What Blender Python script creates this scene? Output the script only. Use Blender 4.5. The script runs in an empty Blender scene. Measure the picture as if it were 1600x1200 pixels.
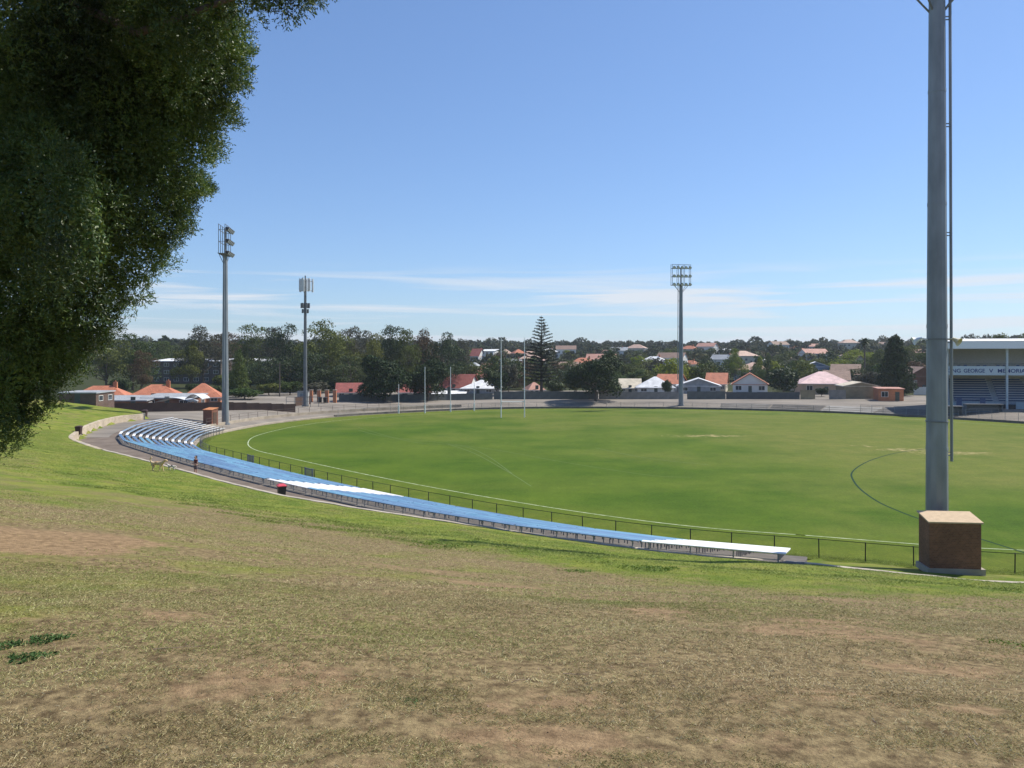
import bpy, math, random
import numpy as np
from mathutils import Vector, Matrix, Euler
D = bpy.data
SC = bpy.context.scene
COL = SC.collection
R = math.radians
# ------------------------------------------------------------------ camera, world, sun, exposure
F, YH, H = 1250.0, 558.0, 11.5          # focal length in photo pixels, horizon row, eye height over the field
cam = D.cameras.new('camera'); camo = D.objects.new('camera', cam); COL.objects.link(camo)
camo.location = (0, 0, H); camo.rotation_euler = (R(90), 0, 0)
cam.sensor_width = 36; cam.lens = 36*F/1600; cam.shift_y = -(600-YH)/1600
cam.clip_start = .1; cam.clip_end = 8000
SC.camera = camo
SC.view_settings.view_transform = 'Standard'; SC.view_settings.look = 'None'
SC.view_settings.gamma = 1; SC.view_settings.use_curve_mapping = False
SC.view_settings.exposure = 0.42
SUN_AZ, SUN_EL = math.atan2(.89, .45), R(50)
w = D.worlds.new('World'); SC.world = w; w.use_nodes = True
nt = w.node_tree; nt.nodes.clear()
def N(nt, t, **k):
    n = nt.nodes.new(t)
    for a, b in k.items(): setattr(n, a, b)
    return n
out = N(nt, 'ShaderNodeOutputWorld'); bg = N(nt, 'ShaderNodeBackground')
sky = N(nt, 'ShaderNodeTexSky', sky_type='NISHITA', sun_disc=False, sun_elevation=SUN_EL, sun_rotation=SUN_AZ)
sky.altitude = 0; sky.air_density = 1.0; sky.dust_density = 0.35; sky.ozone_density = 2.6
bg.inputs[1].default_value = .118
tc = N(nt, 'ShaderNodeTexCoord'); sep = N(nt, 'ShaderNodeSeparateXYZ'); nt.links.new(tc.outputs['Generated'], sep.inputs[0])
mp = N(nt, 'ShaderNodeMapping'); mp.inputs['Scale'].default_value = (2.0, 2.0, 46); mp.inputs['Rotation'].default_value = (0, R(1.2), 0)
nt.links.new(tc.outputs['Generated'], mp.inputs[0])
ns = N(nt, 'ShaderNodeTexNoise'); ns.inputs['Scale'].default_value = 1.35; ns.inputs['Detail'].default_value = 7; ns.inputs['Roughness'].default_value = .52; ns.inputs['Distortion'].default_value = .5
nt.links.new(mp.outputs[0], ns.inputs['Vector'])
mr = N(nt, 'ShaderNodeMapRange'); mr.inputs[1].default_value = .475; mr.inputs[2].default_value = .60; mp.inputs['Location'].default_value = (1.7, .4, .35); mr.clamp = True
nt.links.new(ns.outputs['Fac'], mr.inputs[0])
rp = N(nt, 'ShaderNodeValToRGB'); rp.color_ramp.elements[0].position = 0; rp.color_ramp.elements[0].color = (.55, .55, .55, 1)
rp.color_ramp.elements[1].position = .115; rp.color_ramp.elements[1].color = (0, 0, 0, 1)
e = rp.color_ramp.elements.new(.078); e.color = (.9, .9, .9, 1)
e = rp.color_ramp.elements.new(.045); e.color = (.75, .75, .75, 1)
nt.links.new(sep.outputs['Z'], rp.inputs[0])
mm = N(nt, 'ShaderNodeMath', operation='MULTIPLY'); nt.links.new(mr.outputs[0], mm.inputs[0]); nt.links.new(rp.outputs[0], mm.inputs[1])
mx = N(nt, 'ShaderNodeMix', data_type='RGBA'); mx.inputs[7].default_value = (5.0, 5.3, 5.7, 1)
nt.links.new(mm.outputs[0], mx.inputs[0]); tn = N(nt, 'ShaderNodeMix', data_type='RGBA', blend_type='MULTIPLY'); tn.inputs[0].default_value = 1; tn.inputs[7].default_value = (.80, .985, 1.27, 1); gm = N(nt, 'ShaderNodeGamma'); gm.inputs[1].default_value = .82; nt.links.new(sky.outputs[0], gm.inputs[0]); nt.links.new(gm.outputs[0], tn.inputs[6]); nt.links.new(tn.outputs[2], mx.inputs[6])
nt.links.new(mx.outputs[2], bg.inputs[0]); nt.links.new(bg.outputs[0], out.inputs[0])
sl = D.lights.new('sun', 'SUN'); sl.energy = 4.9; sl.angle = R(.5); sl.color = (1, .935, .82)
so = D.objects.new('sun', sl); COL.objects.link(so); so.location = (60, 40, 80)
SV = Vector((math.sin(SUN_AZ)*math.cos(SUN_EL), math.cos(SUN_AZ)*math.cos(SUN_EL), math.sin(SUN_EL)))
so.rotation_euler = SV.to_track_quat('Z', 'Y').to_euler()

# ------------------------------------------------------------------ materials
_m = {}
def mat(name, c, rough=.8, var=.15, scale=4, bump=0, bscale=None, c2=None, metal=0, spec=.4, stretch=None, objvar=0, attr=None, trans=0, obj=False):
    if name in _m: return _m[name]
    m = D.materials.new(name); _m[name] = m; m.use_nodes = True; nt = m.node_tree
    b = nt.nodes['Principled BSDF']; b.inputs['Roughness'].default_value = rough; b.inputs['Metallic'].default_value = metal
    b.inputs['Specular IOR Level'].default_value = spec
    tc = N(nt, 'ShaderNodeTexCoord'); mp = N(nt, 'ShaderNodeMapping')
    geo = N(nt, 'ShaderNodeNewGeometry')
    nt.links.new(tc.outputs['Object'] if obj else geo.outputs['Position'], mp.inputs[0])
    if stretch: mp.inputs['Scale'].default_value = stretch
    ns = N(nt, 'ShaderNodeTexNoise'); ns.inputs['Scale'].default_value = scale; ns.inputs['Detail'].default_value = 5
    nt.links.new(mp.outputs[0], ns.inputs['Vector'])
    r = N(nt, 'ShaderNodeMapRange'); r.inputs[1].default_value = .3; r.inputs[2].default_value = .7
    nt.links.new(ns.outputs['Fac'], r.inputs[0])
    mx = N(nt, 'ShaderNodeMix', data_type='RGBA')
    if c2 is None: ca, cb = [x*(1-var) for x in c], [min(1, x*(1+var)) for x in c]
    else: ca, cb = c, c2
    mx.inputs[6].default_value = (*ca, 1); mx.inputs[7].default_value = (*cb, 1)
    nt.links.new(r.outputs[0], mx.inputs[0]); last = mx.outputs[2]
    if objvar or attr:
        hs = N(nt, 'ShaderNodeHueSaturation'); 
        if attr: src = N(nt, 'ShaderNodeAttribute', attribute_name=attr).outputs['Fac']
        else: src = N(nt, 'ShaderNodeObjectInfo').outputs['Random']; 
        q = N(nt, 'ShaderNodeMapRange'); v = objvar or .35; q.inputs[3].default_value = 1-v; q.inputs[4].default_value = 1+v
        nt.links.new(src, q.inputs[0]); nt.links.new(q.outputs[0], hs.inputs['Value'])
        q2 = N(nt, 'ShaderNodeMapRange'); q2.inputs[3].default_value = .5+.03*v/.3; q2.inputs[4].default_value = .5-.03*v/.3
        nt.links.new(src, q2.inputs[0]); nt.links.new(q2.outputs[0], hs.inputs['Hue'])
        nt.links.new(last, hs.inputs['Color']); last = hs.outputs[0]
    nt.links.new(last, b.inputs['Base Color'])
    if bump:
        n2 = N(nt, 'ShaderNodeTexNoise'); n2.inputs['Scale'].default_value = bscale or scale*6; n2.inputs['Detail'].default_value = 4
        nt.links.new(mp.outputs[0], n2.inputs['Vector'])
        bm = N(nt, 'ShaderNodeBump'); bm.inputs['Strength'].default_value = bump; bm.inputs['Distance'].default_value = .05
        nt.links.new(n2.outputs['Fac'], bm.inputs['Height']); nt.links.new(bm.outputs[0], b.inputs['Normal'])
    if trans:
        t = N(nt, 'ShaderNodeBsdfTranslucent'); nt.links.new(last, t.inputs[0])
        ms = N(nt, 'ShaderNodeMixShader'); ms.inputs[0].default_value = trans
        nt.links.new(b.outputs[0], ms.inputs[1]); nt.links.new(t.outputs[0], ms.inputs[2])
        nt.links.new(ms.outputs[0], nt.nodes['Material Output'].inputs[0])
    return m
def stripes(name, c, c2, axis, scale, rough=.7, bump=.3, kind='wave', row=.5, mortar=.02):
    """corrugated iron / planks (wave) or bricks / tiles (brick) laid on local coordinates"""
    if name in _m: return _m[name]
    m = D.materials.new(name); _m[name] = m; m.use_nodes = True; nt = m.node_tree
    b = nt.nodes['Principled BSDF']; b.inputs['Roughness'].default_value = rough; b.inputs['Specular IOR Level'].default_value = .3
    tc = N(nt, 'ShaderNodeTexCoord')
    if kind == 'brick':
        sp = N(nt, 'ShaderNodeSeparateXYZ'); nt.links.new(tc.outputs['Object'], sp.inputs[0])
        ad = N(nt, 'ShaderNodeMath', operation='ADD'); nt.links.new(sp.outputs[0], ad.inputs[0]); nt.links.new(sp.outputs[1], ad.inputs[1])
        cb = N(nt, 'ShaderNodeCombineXYZ'); nt.links.new(ad.outputs[0], cb.inputs[0]); nt.links.new(sp.outputs[2], cb.inputs[1])
        t = N(nt, 'ShaderNodeTexBrick'); t.inputs['Scale'].default_value = scale; t.inputs['Mortar Size'].default_value = mortar
        t.inputs['Color1'].default_value = (*c, 1); t.inputs['Color2'].default_value = (*c2, 1)
        t.inputs['Mortar'].default_value = (*[min(1, x*.6+.12) for x in c], 1); t.inputs['Row Height'].default_value = row
        nt.links.new(cb.outputs[0], t.inputs['Vector']); colr, hgt = t.outputs['Color'], t.outputs['Fac']
    else:
        t = N(nt, 'ShaderNodeTexWave', bands_direction=axis); t.inputs['Scale'].default_value = scale; t.inputs['Distortion'].default_value = .3
        nt.links.new(tc.outputs['Object'], t.inputs['Vector'])
        mx = N(nt, 'ShaderNodeMix', data_type='RGBA'); mx.inputs[6].default_value = (*c, 1); mx.inputs[7].default_value = (*c2, 1)
        nt.links.new(t.outputs['Fac'], mx.inputs[0]); colr, hgt = mx.outputs[2], t.outputs['Fac']
    ns = N(nt, 'ShaderNodeTexNoise'); ns.inputs['Scale'].default_value = .8; ns.inputs['Detail'].default_value = 6
    nt.links.new(tc.outputs['Object'], ns.inputs['Vector'])
    m2 = N(nt, 'ShaderNodeMix', data_type='RGBA', blend_type='MULTIPLY'); m2.inputs[0].default_value = .55
    rr = N(nt, 'ShaderNodeMapRange'); rr.inputs[1].default_value = .3; rr.inputs[2].default_value = .7; rr.inputs[3].default_value = .6; rr.inputs[4].default_value = 1.25
    nt.links.new(ns.outputs['Fac'], rr.inputs[0]); nt.links.new(colr, m2.inputs[6]); nt.links.new(rr.outputs[0], m2.inputs[7])
    nt.links.new(m2.outputs[2], b.inputs['Base Color'])
    bm = N(nt, 'ShaderNodeBump'); bm.inputs['Strength'].default_value = bump; bm.inputs['Distance'].default_value = .03
    nt.links.new(hgt, bm.inputs['Height']); nt.links.new(bm.outputs[0], b.inputs['Normal'])
    return m

# ------------------------------------------------------------------ mesh helpers
def link(o, parent=None):
    COL.objects.link(o)
    if parent: o.parent = parent
    return o
def tag(o, label=None, cat=None, group=None, kind=None):
    if label: o['label'] = label
    if cat: o['category'] = cat
    if group: o['group'] = group
    if kind: o['kind'] = kind
    return o
def empty(name, loc, label, cat, group=None, rz=0, s=1):
    o = D.objects.new(name, None); link(o); o.location = loc; o.rotation_euler = (0, 0, rz); o.scale = (s,)*3
    o.empty_display_size = .2
    return tag(o, label, cat, group)
class MB:
    """collects shapes into one mesh"""
    def __init__(s): s.v = []; s.f = []
    def add(s, vs, fs):
        n = len(s.v); s.v += [tuple(v) for v in vs]; s.f += [tuple(i+n for i in f) for f in fs]; return s
    def box(s, x0, y0, z0, x1, y1, z1, M=None):
        vs = [Vector(p) for p in ((x0,y0,z0),(x1,y0,z0),(x1,y1,z0),(x0,y1,z0),(x0,y0,z1),(x1,y0,z1),(x1,y1,z1),(x0,y1,z1))]
        if M is not None: vs = [M@v for v in vs]
        return s.add(vs, [(0,3,2,1),(4,5,6,7),(0,1,5,4),(1,2,6,5),(2,3,7,6),(3,0,4,7)])
    def tube(s, a, b, r0, r1=None, n=8, caps=True):
        a, b = Vector(a), Vector(b); r1 = r0 if r1 is None else r1
        d = (b-a).normalized(); u = d.orthogonal().normalized(); v = d.cross(u); vs = []
        for p, r in ((a, r0), (b, r1)):
            for i in range(n):
                t = 2*math.pi*(i+.5)/n; vs.append(p+u*math.cos(t)*r+v*math.sin(t)*r)
        fs = [(i, (i+1) % n, n+(i+1) % n, n+i) for i in range(n)]
        if caps: fs += [tuple(range(n))[::-1], tuple(range(n, 2*n))]
        return s.add(vs, fs)
    def path(s, pts, r, n=6):
        for a, b in zip(pts, pts[1:]): s.tube(a, b, r, n=n)
        return s
    def build(s, name, m, parent=None, smooth=False, loc=None):
        me = D.meshes.new(name); me.from_pydata(s.v, [], s.f); me.update()
        me.materials.append(m)
        if smooth: me.polygons.foreach_set('use_smooth', [True]*len(me.polygons))
        o = D.objects.new(name, me); link(o, parent)
        if loc is not None: o.location = loc
        return o
def poly_np(name, V, Fa, m, parent=None, smooth=False, attrs=None):
    """V (n,3), Fa (k,4) or (k,3) numpy"""
    V = np.asarray(V, np.float32); Fa = np.asarray(Fa, np.int32); k, c = Fa.shape
    me = D.meshes.new(name); me.vertices.add(len(V)); me.vertices.foreach_set('co', V.ravel())
    me.loops.add(k*c); me.loops.foreach_set('vertex_index', Fa.ravel())
    me.polygons.add(k); me.polygons.foreach_set('loop_start', np.arange(0, k*c, c, dtype=np.int32))
    me.polygons.foreach_set('loop_total', np.full(k, c, np.int32))
    if attrs:
        for an, av in attrs.items():
            a = me.attributes.new(an, 'FLOAT', 'POINT'); a.data.foreach_set('value', np.asarray(av, np.float32))
    me.update(calc_edges=True); me.validate()
    me.polygons.foreach_set('use_smooth', np.full(len(me.polygons), smooth))
    me.materials.append(m)
    o = D.objects.new(name, me); link(o, parent); return o
def copy_tree(o, parent=None):
    c = o.copy(); COL.objects.link(c); c.parent = parent
    for ch in o.children: copy_tree(ch, c)
    return c
def pt(px, py, d): return Vector(((px-800)*d/F, d, H-(py-YH)*d/F))

# ------------------------------------------------------------------ curves on the ground
def catmull(P, closed, n):
    P = np.array(P, float); k = len(P); o = []
    for i in range(k if closed else k-1):
        if closed: a, b, c, d = P[(i-1) % k], P[i], P[(i+1) % k], P[(i+2) % k]
        else: a, b, c, d = P[max(i-1, 0)], P[i], P[i+1], P[min(i+2, k-1)]
        for j in range(n):
            t = j/n
            o.append(.5*((2*b)+(-a+c)*t+(2*a-5*b+4*c-d)*t*t+(-a+3*b-3*c+d)*t**3))
    if not closed: o.append(P[-1])
    return np.array(o)
def resample(Q, closed, step):
    if closed: Q = np.vstack([Q, Q[:1]])
    L = np.r_[0, np.cumsum(np.linalg.norm(np.diff(Q[:, :2], axis=0), axis=1))]
    m = int(L[-1]/step); l = np.linspace(0, L[-1], m+1)
    out = np.stack([np.interp(l, L, Q[:, j]) for j in range(Q.shape[1])], 1)
    return (out[:-1] if closed else out), L[-1]
oval0 = np.array([(15.5,42.5),(10.9,44.2),(6.8,46.4),(2.9,49.2),(-.7,52.1),(-4.1,55.2),(-8.3,59.2),(-14.3,65.4),(-21.1,73.0),(-28.2,81.4),(-34.0,88.6),(-37.9,97.5),(-39.9,108.5),
    (-38.4,124),(-34,136),(-28,144.5),(-20.5,151.5),(-13,157.3),(-3.5,162.3),(7,164.6),(26,164.6),(44.7,159.8),(60,151.8),(70,142.5),(75,136),(81.5,126.5),
    (90,108),(91,85),(82,62),(64,46),(46,38.8),(34,37.6),(24.6,39.1),(19.9,40.7)])*1.085
OV, OVL = resample(catmull(oval0, True, 12), True, .6)
for _ in range(6): OV = (np.roll(OV, 1, 0)+OV*2+np.roll(OV, -1, 0))/4
OT = np.roll(OV, -1, 0)-np.roll(OV, 1, 0); OT /= np.linalg.norm(OT, axis=1)[:, None]
ON = np.stack([-OT[:, 1], OT[:, 0]], 1)
for _ in range(10): ON = (np.roll(ON, 1, 0)+ON*2+np.roll(ON, -1, 0))/4
ON /= np.linalg.norm(ON, axis=1)[:, None]
OVN = len(OV); STEP = OVL/OVN
def ov(l, s=0.):
    """point at arc length l along the boundary, s metres outside it"""
    i = (l/STEP) % OVN; a = int(i); f = i-a; b = (a+1) % OVN
    p = OV[a]*(1-f)+OV[b]*f; n = ON[a]*(1-f)+ON[b]*f; n = n/np.hypot(*n)
    return p+n*s
kp = [(224,646,2.7),(192,650,2.7),(165,655,2.7),(138,664,2.7),(118,676,2.65),(112,686,2.6),(155,702,2.5),(192,711,2.45),(235,722.5,2.4),(267,731,2.4),(300,740,2.38),
      (355,755,2.32),(417,770,2.26),(457,778,2.1),(510,787,2.02),(562,796,1.95),(604,802,1.9),(709,818,1.85),(800,831,1.82),(944,852.5,1.79),(1087,868.5,1.76),(1174,875,1.7),(1298,886,1.4),(1416,898,1.08),(1600,912.7,.62)]
KP = [((a-800)*(H-z)/(b-YH), F*(H-z)/(b-YH), z) for a, b, z in kp]
NWALL = 6
KP += [(34,39.5,.7),(52,43,.9),(80,52,1.2),(104,75,1.6),(115,110,2),(140,150,2.2),(400,170,3)]
KP = [(-400,134,3),(-160,133,2.9),(-84,134,2.8),(-66,134.5,2.75)]+KP
KC, KL = resample(catmull(KP, False, 10), False, .8)
KT = np.gradient(KC[:, :2], axis=0); KT /= np.linalg.norm(KT, axis=1)[:, None]
KN = np.stack([KT[:, 1], -KT[:, 0]], 1)          # towards the grass bank (right of travel)
def sdist(P, Q, closed=True):
    """distance and nearest index"""
    d = np.empty(len(P)); ix = np.empty(len(P), int)
    for i in range(0, len(P), 4000):
        q = ((P[i:i+4000, None]-Q[None])**2).sum(2); j = q.argmin(1); ix[i:i+4000] = j; d[i:i+4000] = np.sqrt(q[np.arange(len(j)), j])
    return d, ix
def sm(t): t = np.clip(t, 0, 1); return t*t*(3-2*t)
GP = np.vstack([KC[:, :2], [(400,-400),(-400,-400)]])
def inpoly(P, Q):
    r = np.zeros(len(P), bool); x, y = P[:, 0], P[:, 1]
    for (x0, y0), (x1, y1) in zip(Q, np.roll(Q, -1, 0)):
        if y0 == y1: continue
        c = (y0 > y) != (y1 > y); r ^= c & (x < (x1-x0)*(y-y0)/(y1-y0)+x0)
    return r
def lump(x, y):
    return .10*np.sin(x*.31+1.3*np.sin(y*.23))+.08*np.sin(y*.41+x*.17+2)+.03*np.sin(x*1.3+y*.7)+.02*np.sin(y*1.9-x*.9)
def plat(x, y): return 1.1+.65*np.maximum(1-sm((x+52)/45), 1-sm((y-100)/32))
def terrain_np(P):
    d, ix = sdist(P, OV); s = np.where(((P-OV[ix])*ON[ix]).sum(1) > 0, d, -d)
    k, jx = sdist(P, KC[:, :2]); ing = inpoly(P, GP); k = np.where(ing, k, -k)
    base = plat(P[:, 0], P[:, 1])*np.clip((s-.3)/9.1, 0, 1)+.4*np.clip((s-10)/25, 0, 1)+18*sm((s-60)/600)
    base = np.where(s < .3, 0, base)
    zk = KC[jx, 2]; t = np.clip(k, 0, None)/38.
    g = np.where(t < .9, t*(.9+.1*t), .9*(.99)+(1-np.exp(-(t-.9)*2))*.2)
    hill = zk+(9.95-zk)*g+lump(P[:, 0], P[:, 1])*np.clip(k/6, 0, 1)*.8
    z = np.where(ing, hill, base)
    return z, s, k, zk
def axis(parts):
    o = []
    for a, b, st in parts: o += list(np.arange(a, b-1e-6, st))
    return np.array(o+[parts[-1][1]])
gx = axis([(-2600,-600,200),(-600,-100,25),(-100,-16,1.2),(-16,16,.4),(16,118,1.2),(118,600,24),(600,2600,200)])
gy = axis([(-60,0,4),(0,20,.4),(20,200,1.2),(200,1000,20),(1000,3000,200)])
GX, GY = np.meshgrid(gx, gy); P = np.stack([GX.ravel(), GY.ravel()], 1)
gz, gs, gk, gzk = terrain_np(P)
Zt = gz.reshape(GX.shape)
RG = (P[:, 0] > 17) & (P[:, 1] < 75)                           # grass strip right of the terrace
paved = (gk < 0) & (gs > .3) & ~RG & (gs < 62)
low = np.where(paved | ((gk >= 0) & (gk < 1.2)), .3, 0)+np.where(gs < .3, .12, 0)
Zs = (gz-low).reshape(GX.shape)
def interp(Z, x, y):
    x = np.atleast_1d(x).astype(float); y = np.atleast_1d(y).astype(float)
    i = np.clip(np.searchsorted(gx, x)-1, 0, len(gx)-2); j = np.clip(np.searchsorted(gy, y)-1, 0, len(gy)-2)
    u = (x-gx[i])/(gx[i+1]-gx[i]); v = (y-gy[j])/(gy[j+1]-gy[j])
    return Z[j, i]*(1-u)*(1-v)+Z[j, i+1]*u*(1-v)+Z[j+1, i]*(1-u)*v+Z[j+1, i+1]*u*v
def tz(x, y): return float(terrain_np(np.array([[x, y]]))[0][0])
def hit(px, py, dmax=1500):
    d = np.r_[np.arange(2, 60, .1), np.arange(60, 260, .25), np.arange(260, dmax, 2)]
    X = (px-800)*d/F; Z = H-(py-YH)*d/F; z = interp(Zt, X, d)
    k = np.argmax(z >= Z); return Vector((X[k], d[k], float(z[k])))
def on(px, d):
    x = (px-800)*d/F; return Vector((x, d, tz(x, d)))

# ------------------------------------------------------------------ ground, field, paving
def grass_mat(name, dry=True):
    m = D.materials.new(name); m.use_nodes = True; nt = m.node_tree; b = nt.nodes['Principled BSDF']
    b.inputs['Roughness'].default_value = .95; b.inputs['Specular IOR Level'].default_value = .1
    geo = N(nt, 'ShaderNodeNewGeometry')
    def noise(sc, det=5, st=None, rough=.55):
        n = N(nt, 'ShaderNodeTexNoise'); n.inputs['Scale'].default_value = sc; n.inputs['Detail'].default_value = det; n.inputs['Roughness'].default_value = rough
        if st:
            q = N(nt, 'ShaderNodeMapping'); q.inputs['Scale'].default_value = st; nt.links.new(geo.outputs['Position'], q.inputs[0]); nt.links.new(q.outputs[0], n.inputs['Vector'])
        else: nt.links.new(geo.outputs['Position'], n.inputs['Vector'])
        return n.outputs['Fac']
    def rng(x, a, b_, c=0, d=1):
        r = N(nt, 'ShaderNodeMapRange'); r.inputs[1].default_value = a; r.inputs[2].default_value = b_; r.inputs[3].default_value = c; r.inputs[4].default_value = d
        nt.links.new(x, r.inputs[0]); return r.outputs[0]
    def mix(f, a, b_, bt='MIX'):
        x = N(nt, 'ShaderNodeMix', data_type='RGBA', blend_type=bt)
        if isinstance(f, float): x.inputs[0].default_value = f
        else: nt.links.new(f, x.inputs[0])
        for s_, q in ((6, a), (7, b_)):
            if isinstance(q, tuple): x.inputs[s_].default_value = (*q, 1)
            else: nt.links.new(q, x.inputs[s_])
        return x.outputs[2]
    def math_(op, a, b_):
        x = N(nt, 'ShaderNodeMath', operation=op)
        for i, q in enumerate((a, b_)):
            if isinstance(q, (int, float)): x.inputs[i].default_value = q
            else: nt.links.new(q, x.inputs[i])
        return x.outputs[0]
    G = N(nt, 'ShaderNodeAttribute', attribute_name='green').outputs['Fac']
    Dt = N(nt, 'ShaderNodeAttribute', attribute_name='dirt').outputs['Fac']; Sc = N(nt, 'ShaderNodeAttribute', attribute_name='scrub').outputs['Fac']
    if dry:
        gn = math_('ADD', G, rng(noise(.35, 6), .3, .7, -.3, .3)); gn = math_('ADD', gn, rng(noise(2.2, 4), .3, .7, -.22, .22))
        lush = mix(rng(noise(.6), .35, .65), GRN1, GRN2)
        dryc = mix(rng(noise(9, 6), .35, .65), (.105,.075,.040), (.28,.215,.115))
        col = mix(rng(gn, .32, .98), dryc, lush)
        dn = math_('ADD', Dt, rng(noise(.55, 7, rough=.65), .35, .68, -.45, .75)); dn = math_('ADD', dn, rng(noise(5, 5, rough=.7), .3, .7, -.4, .4)); dn = math_('SUBTRACT', dn, math_('MULTIPLY', G, .9))
        dirt = mix(rng(noise(7, 6), .3, .7), (.15,.10,.056), (.335,.235,.135))
        col = mix(rng(dn, .45, .85), col, dirt)
        col = mix(.6, col, rng(noise(38, 4, rough=.7), .3, .7, .6, 1.35), 'MULTIPLY')
        col = mix(Sc, col, (.028,.034,.014))
        hgt = noise(26, 5, rough=.7); bs, bd = .7, .045
    else:
        wear = math_('ADD', G, rng(noise(.06, 6), .3, .7, -.35, .35))
        lush = mix(rng(noise(.12, 6), .35, .65), (.046,.094,.005), (.080,.130,.010))
        olive = mix(rng(noise(.3, 5), .35, .65), (.105,.134,.022), (.142,.154,.032))
        col = mix(rng(wear, .2, .75), lush, olive)
        col = mix(rng(noise(.022, 4, (1, 3, 1)), .42, .6, 0, .35), col, (.115,.15,.02))
        Rm = N(nt, 'ShaderNodeAttribute', attribute_name='rim').outputs['Fac']; col = mix(math_('MULTIPLY', Rm, .75), col, mix(rng(noise(.5, 5), .3, .7), (.085,.125,.012), (.15,.175,.024)))
        dn = math_('ADD', Dt, rng(noise(.9, 6, rough=.7), .3, .7, -.5, .5))
        col = mix(rng(dn, .45, .9), col, (.33,.27,.13))
        col = mix(.8, col, rng(noise(5, 6, rough=.75), .3, .7, .62, 1.32), 'MULTIPLY'); col = mix(.5, col, rng(noise(.9, 5, (1,1,1), .7), .3, .7, .75, 1.2), 'MULTIPLY')
        hgt = noise(9, 5, rough=.7); bs, bd = .6, .06
    nt.links.new(col, b.inputs['Base Color'])
    bm = N(nt, 'ShaderNodeBump'); bm.inputs['Strength'].default_value = bs; bm.inputs['Distance'].default_value = bd
    nt.links.new(hgt, bm.inputs['Height']); nt.links.new(bm.outputs[0], b.inputs['Normal'])
    return m
GRN1, GRN2 = (.095,.145,.016), (.20,.215,.04)
M_bank = grass_mat('bank_grass', True); M_field = grass_mat('field_grass', False)
DIRT = []
for a, b, rx, ry, st in ((95,838,2.3,1.7,1.7),(10,845,2.4,1.7,1.7),(885,1158,.55,.22,1.3),(640,890,1.5,.8,.8),(770,915,1.3,.8,1.1),(1290,985,1.2,.6,.45),(370,1080,.8,.4,.6),(1240,1120,.7,.3,.45),(150,1110,.6,.35,.5),(800,880,1.6,.5,.4),(1480,1000,.9,.5,.4)):
    q = hit(a, b); DIRT.append((q.x, q.y, rx, ry, st))
rd_ = np.random.default_rng(4)
for i in range(70):
    a, b = rd_.uniform(-50, 1650), 880+330*rd_.random(); q = hit(a, b); sz_ = rd_.uniform(.12, .5)*(q.y/9)**.7; DIRT.append((q.x, q.y, sz_*rd_.uniform(.9, 2), sz_*rd_.uniform(.4, .9), rd_.uniform(.35, .8)))
def dirtf(x, y):
    d = np.zeros_like(x)
    for cx, cy, rx, ry, st in DIRT:
        d = np.maximum(d, st*np.clip(1.5-np.hypot((x-cx)/rx, (y-cy)/ry), 0, 1))
    # worn strip beside the kerb around the middle of the path
    return d
def greenf(x, y, k, s):
    g = 1-sm((k-11.5-3*np.sin(x*.21)-2.2*sm(x/12))/8)
    g = np.maximum(g, .75*sm((-x-5-.0*y)/14)*sm((y-19)/10))
    g = np.maximum(g, .50*sm((-x+1)/7)*(1-sm((y-16)/8))*sm((y-3.5)/4)); g = np.maximum(g, .34*sm((y-8)/8))
    return np.where(k < 0, .95, g)
gg = greenf(P[:, 0], P[:, 1], gk, gs); dd = dirtf(P[:, 0], P[:, 1])
strip = (gk > 0) & (gk < 2.2) & (P[:, 0] > -14) & (P[:, 0] < 4)
dd = np.maximum(dd, np.where(strip, .95, 0))
far = np.where((gk < 0) & (gs > 40), 1, 0)
ny, nx = GX.shape; idx = np.arange(nx*ny).reshape(ny, nx)
Fq = np.stack([idx[:-1, :-1], idx[:-1, 1:], idx[1:, 1:], idx[1:, :-1]], 2).reshape(-1, 4)
g_ = poly_np('ground', np.c_[P, Zs.ravel()], Fq, M_bank, smooth=True, attrs={'green': gg, 'dirt': dd, 'scrub': .92*sm((gs-24)/14)*(gk < 0)}); tag(g_, kind='structure')
# verge of grass that meets the kerb exactly
ks = [0, .15, .5, 1, 1.6, 2.4, 3.2]
ia = np.arange(len(KC)); sel = (KC[:, 0] > -90) & (KC[:, 0] < 110); ia = ia[sel]
V = []; 
for s_ in ks: V.append(KC[ia, :2]+KN[ia]*s_)
V = np.array(V); flat = V.reshape(-1, 2); vz, vs_, vk, _ = terrain_np(flat)
vz = np.where(np.repeat(np.arange(len(ks)), len(ia)) == 0, KC[ia, 2][np.tile(np.arange(len(ia)), len(ks))], vz)+.014
vz[-len(ia):] -= .10
n_ = len(ia); q = np.arange(n_*len(ks)).reshape(len(ks), n_)
Fv = np.stack([q[:-1, :-1], q[1:, :-1], q[1:, 1:], q[:-1, 1:]], 2).reshape(-1, 4)
vd = dirtf(flat[:, 0], flat[:, 1]); vd = np.maximum(vd, np.where((flat[:, 0] > -14) & (flat[:, 0] < 4) & (vk < 2.2), .95, 0))
tag(poly_np('grass_verge', np.c_[flat, vz], Fv, M_bank, smooth=True, attrs={'green': greenf(flat[:, 0], flat[:, 1], vk, vs_), 'dirt': vd}), kind='structure')
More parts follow.
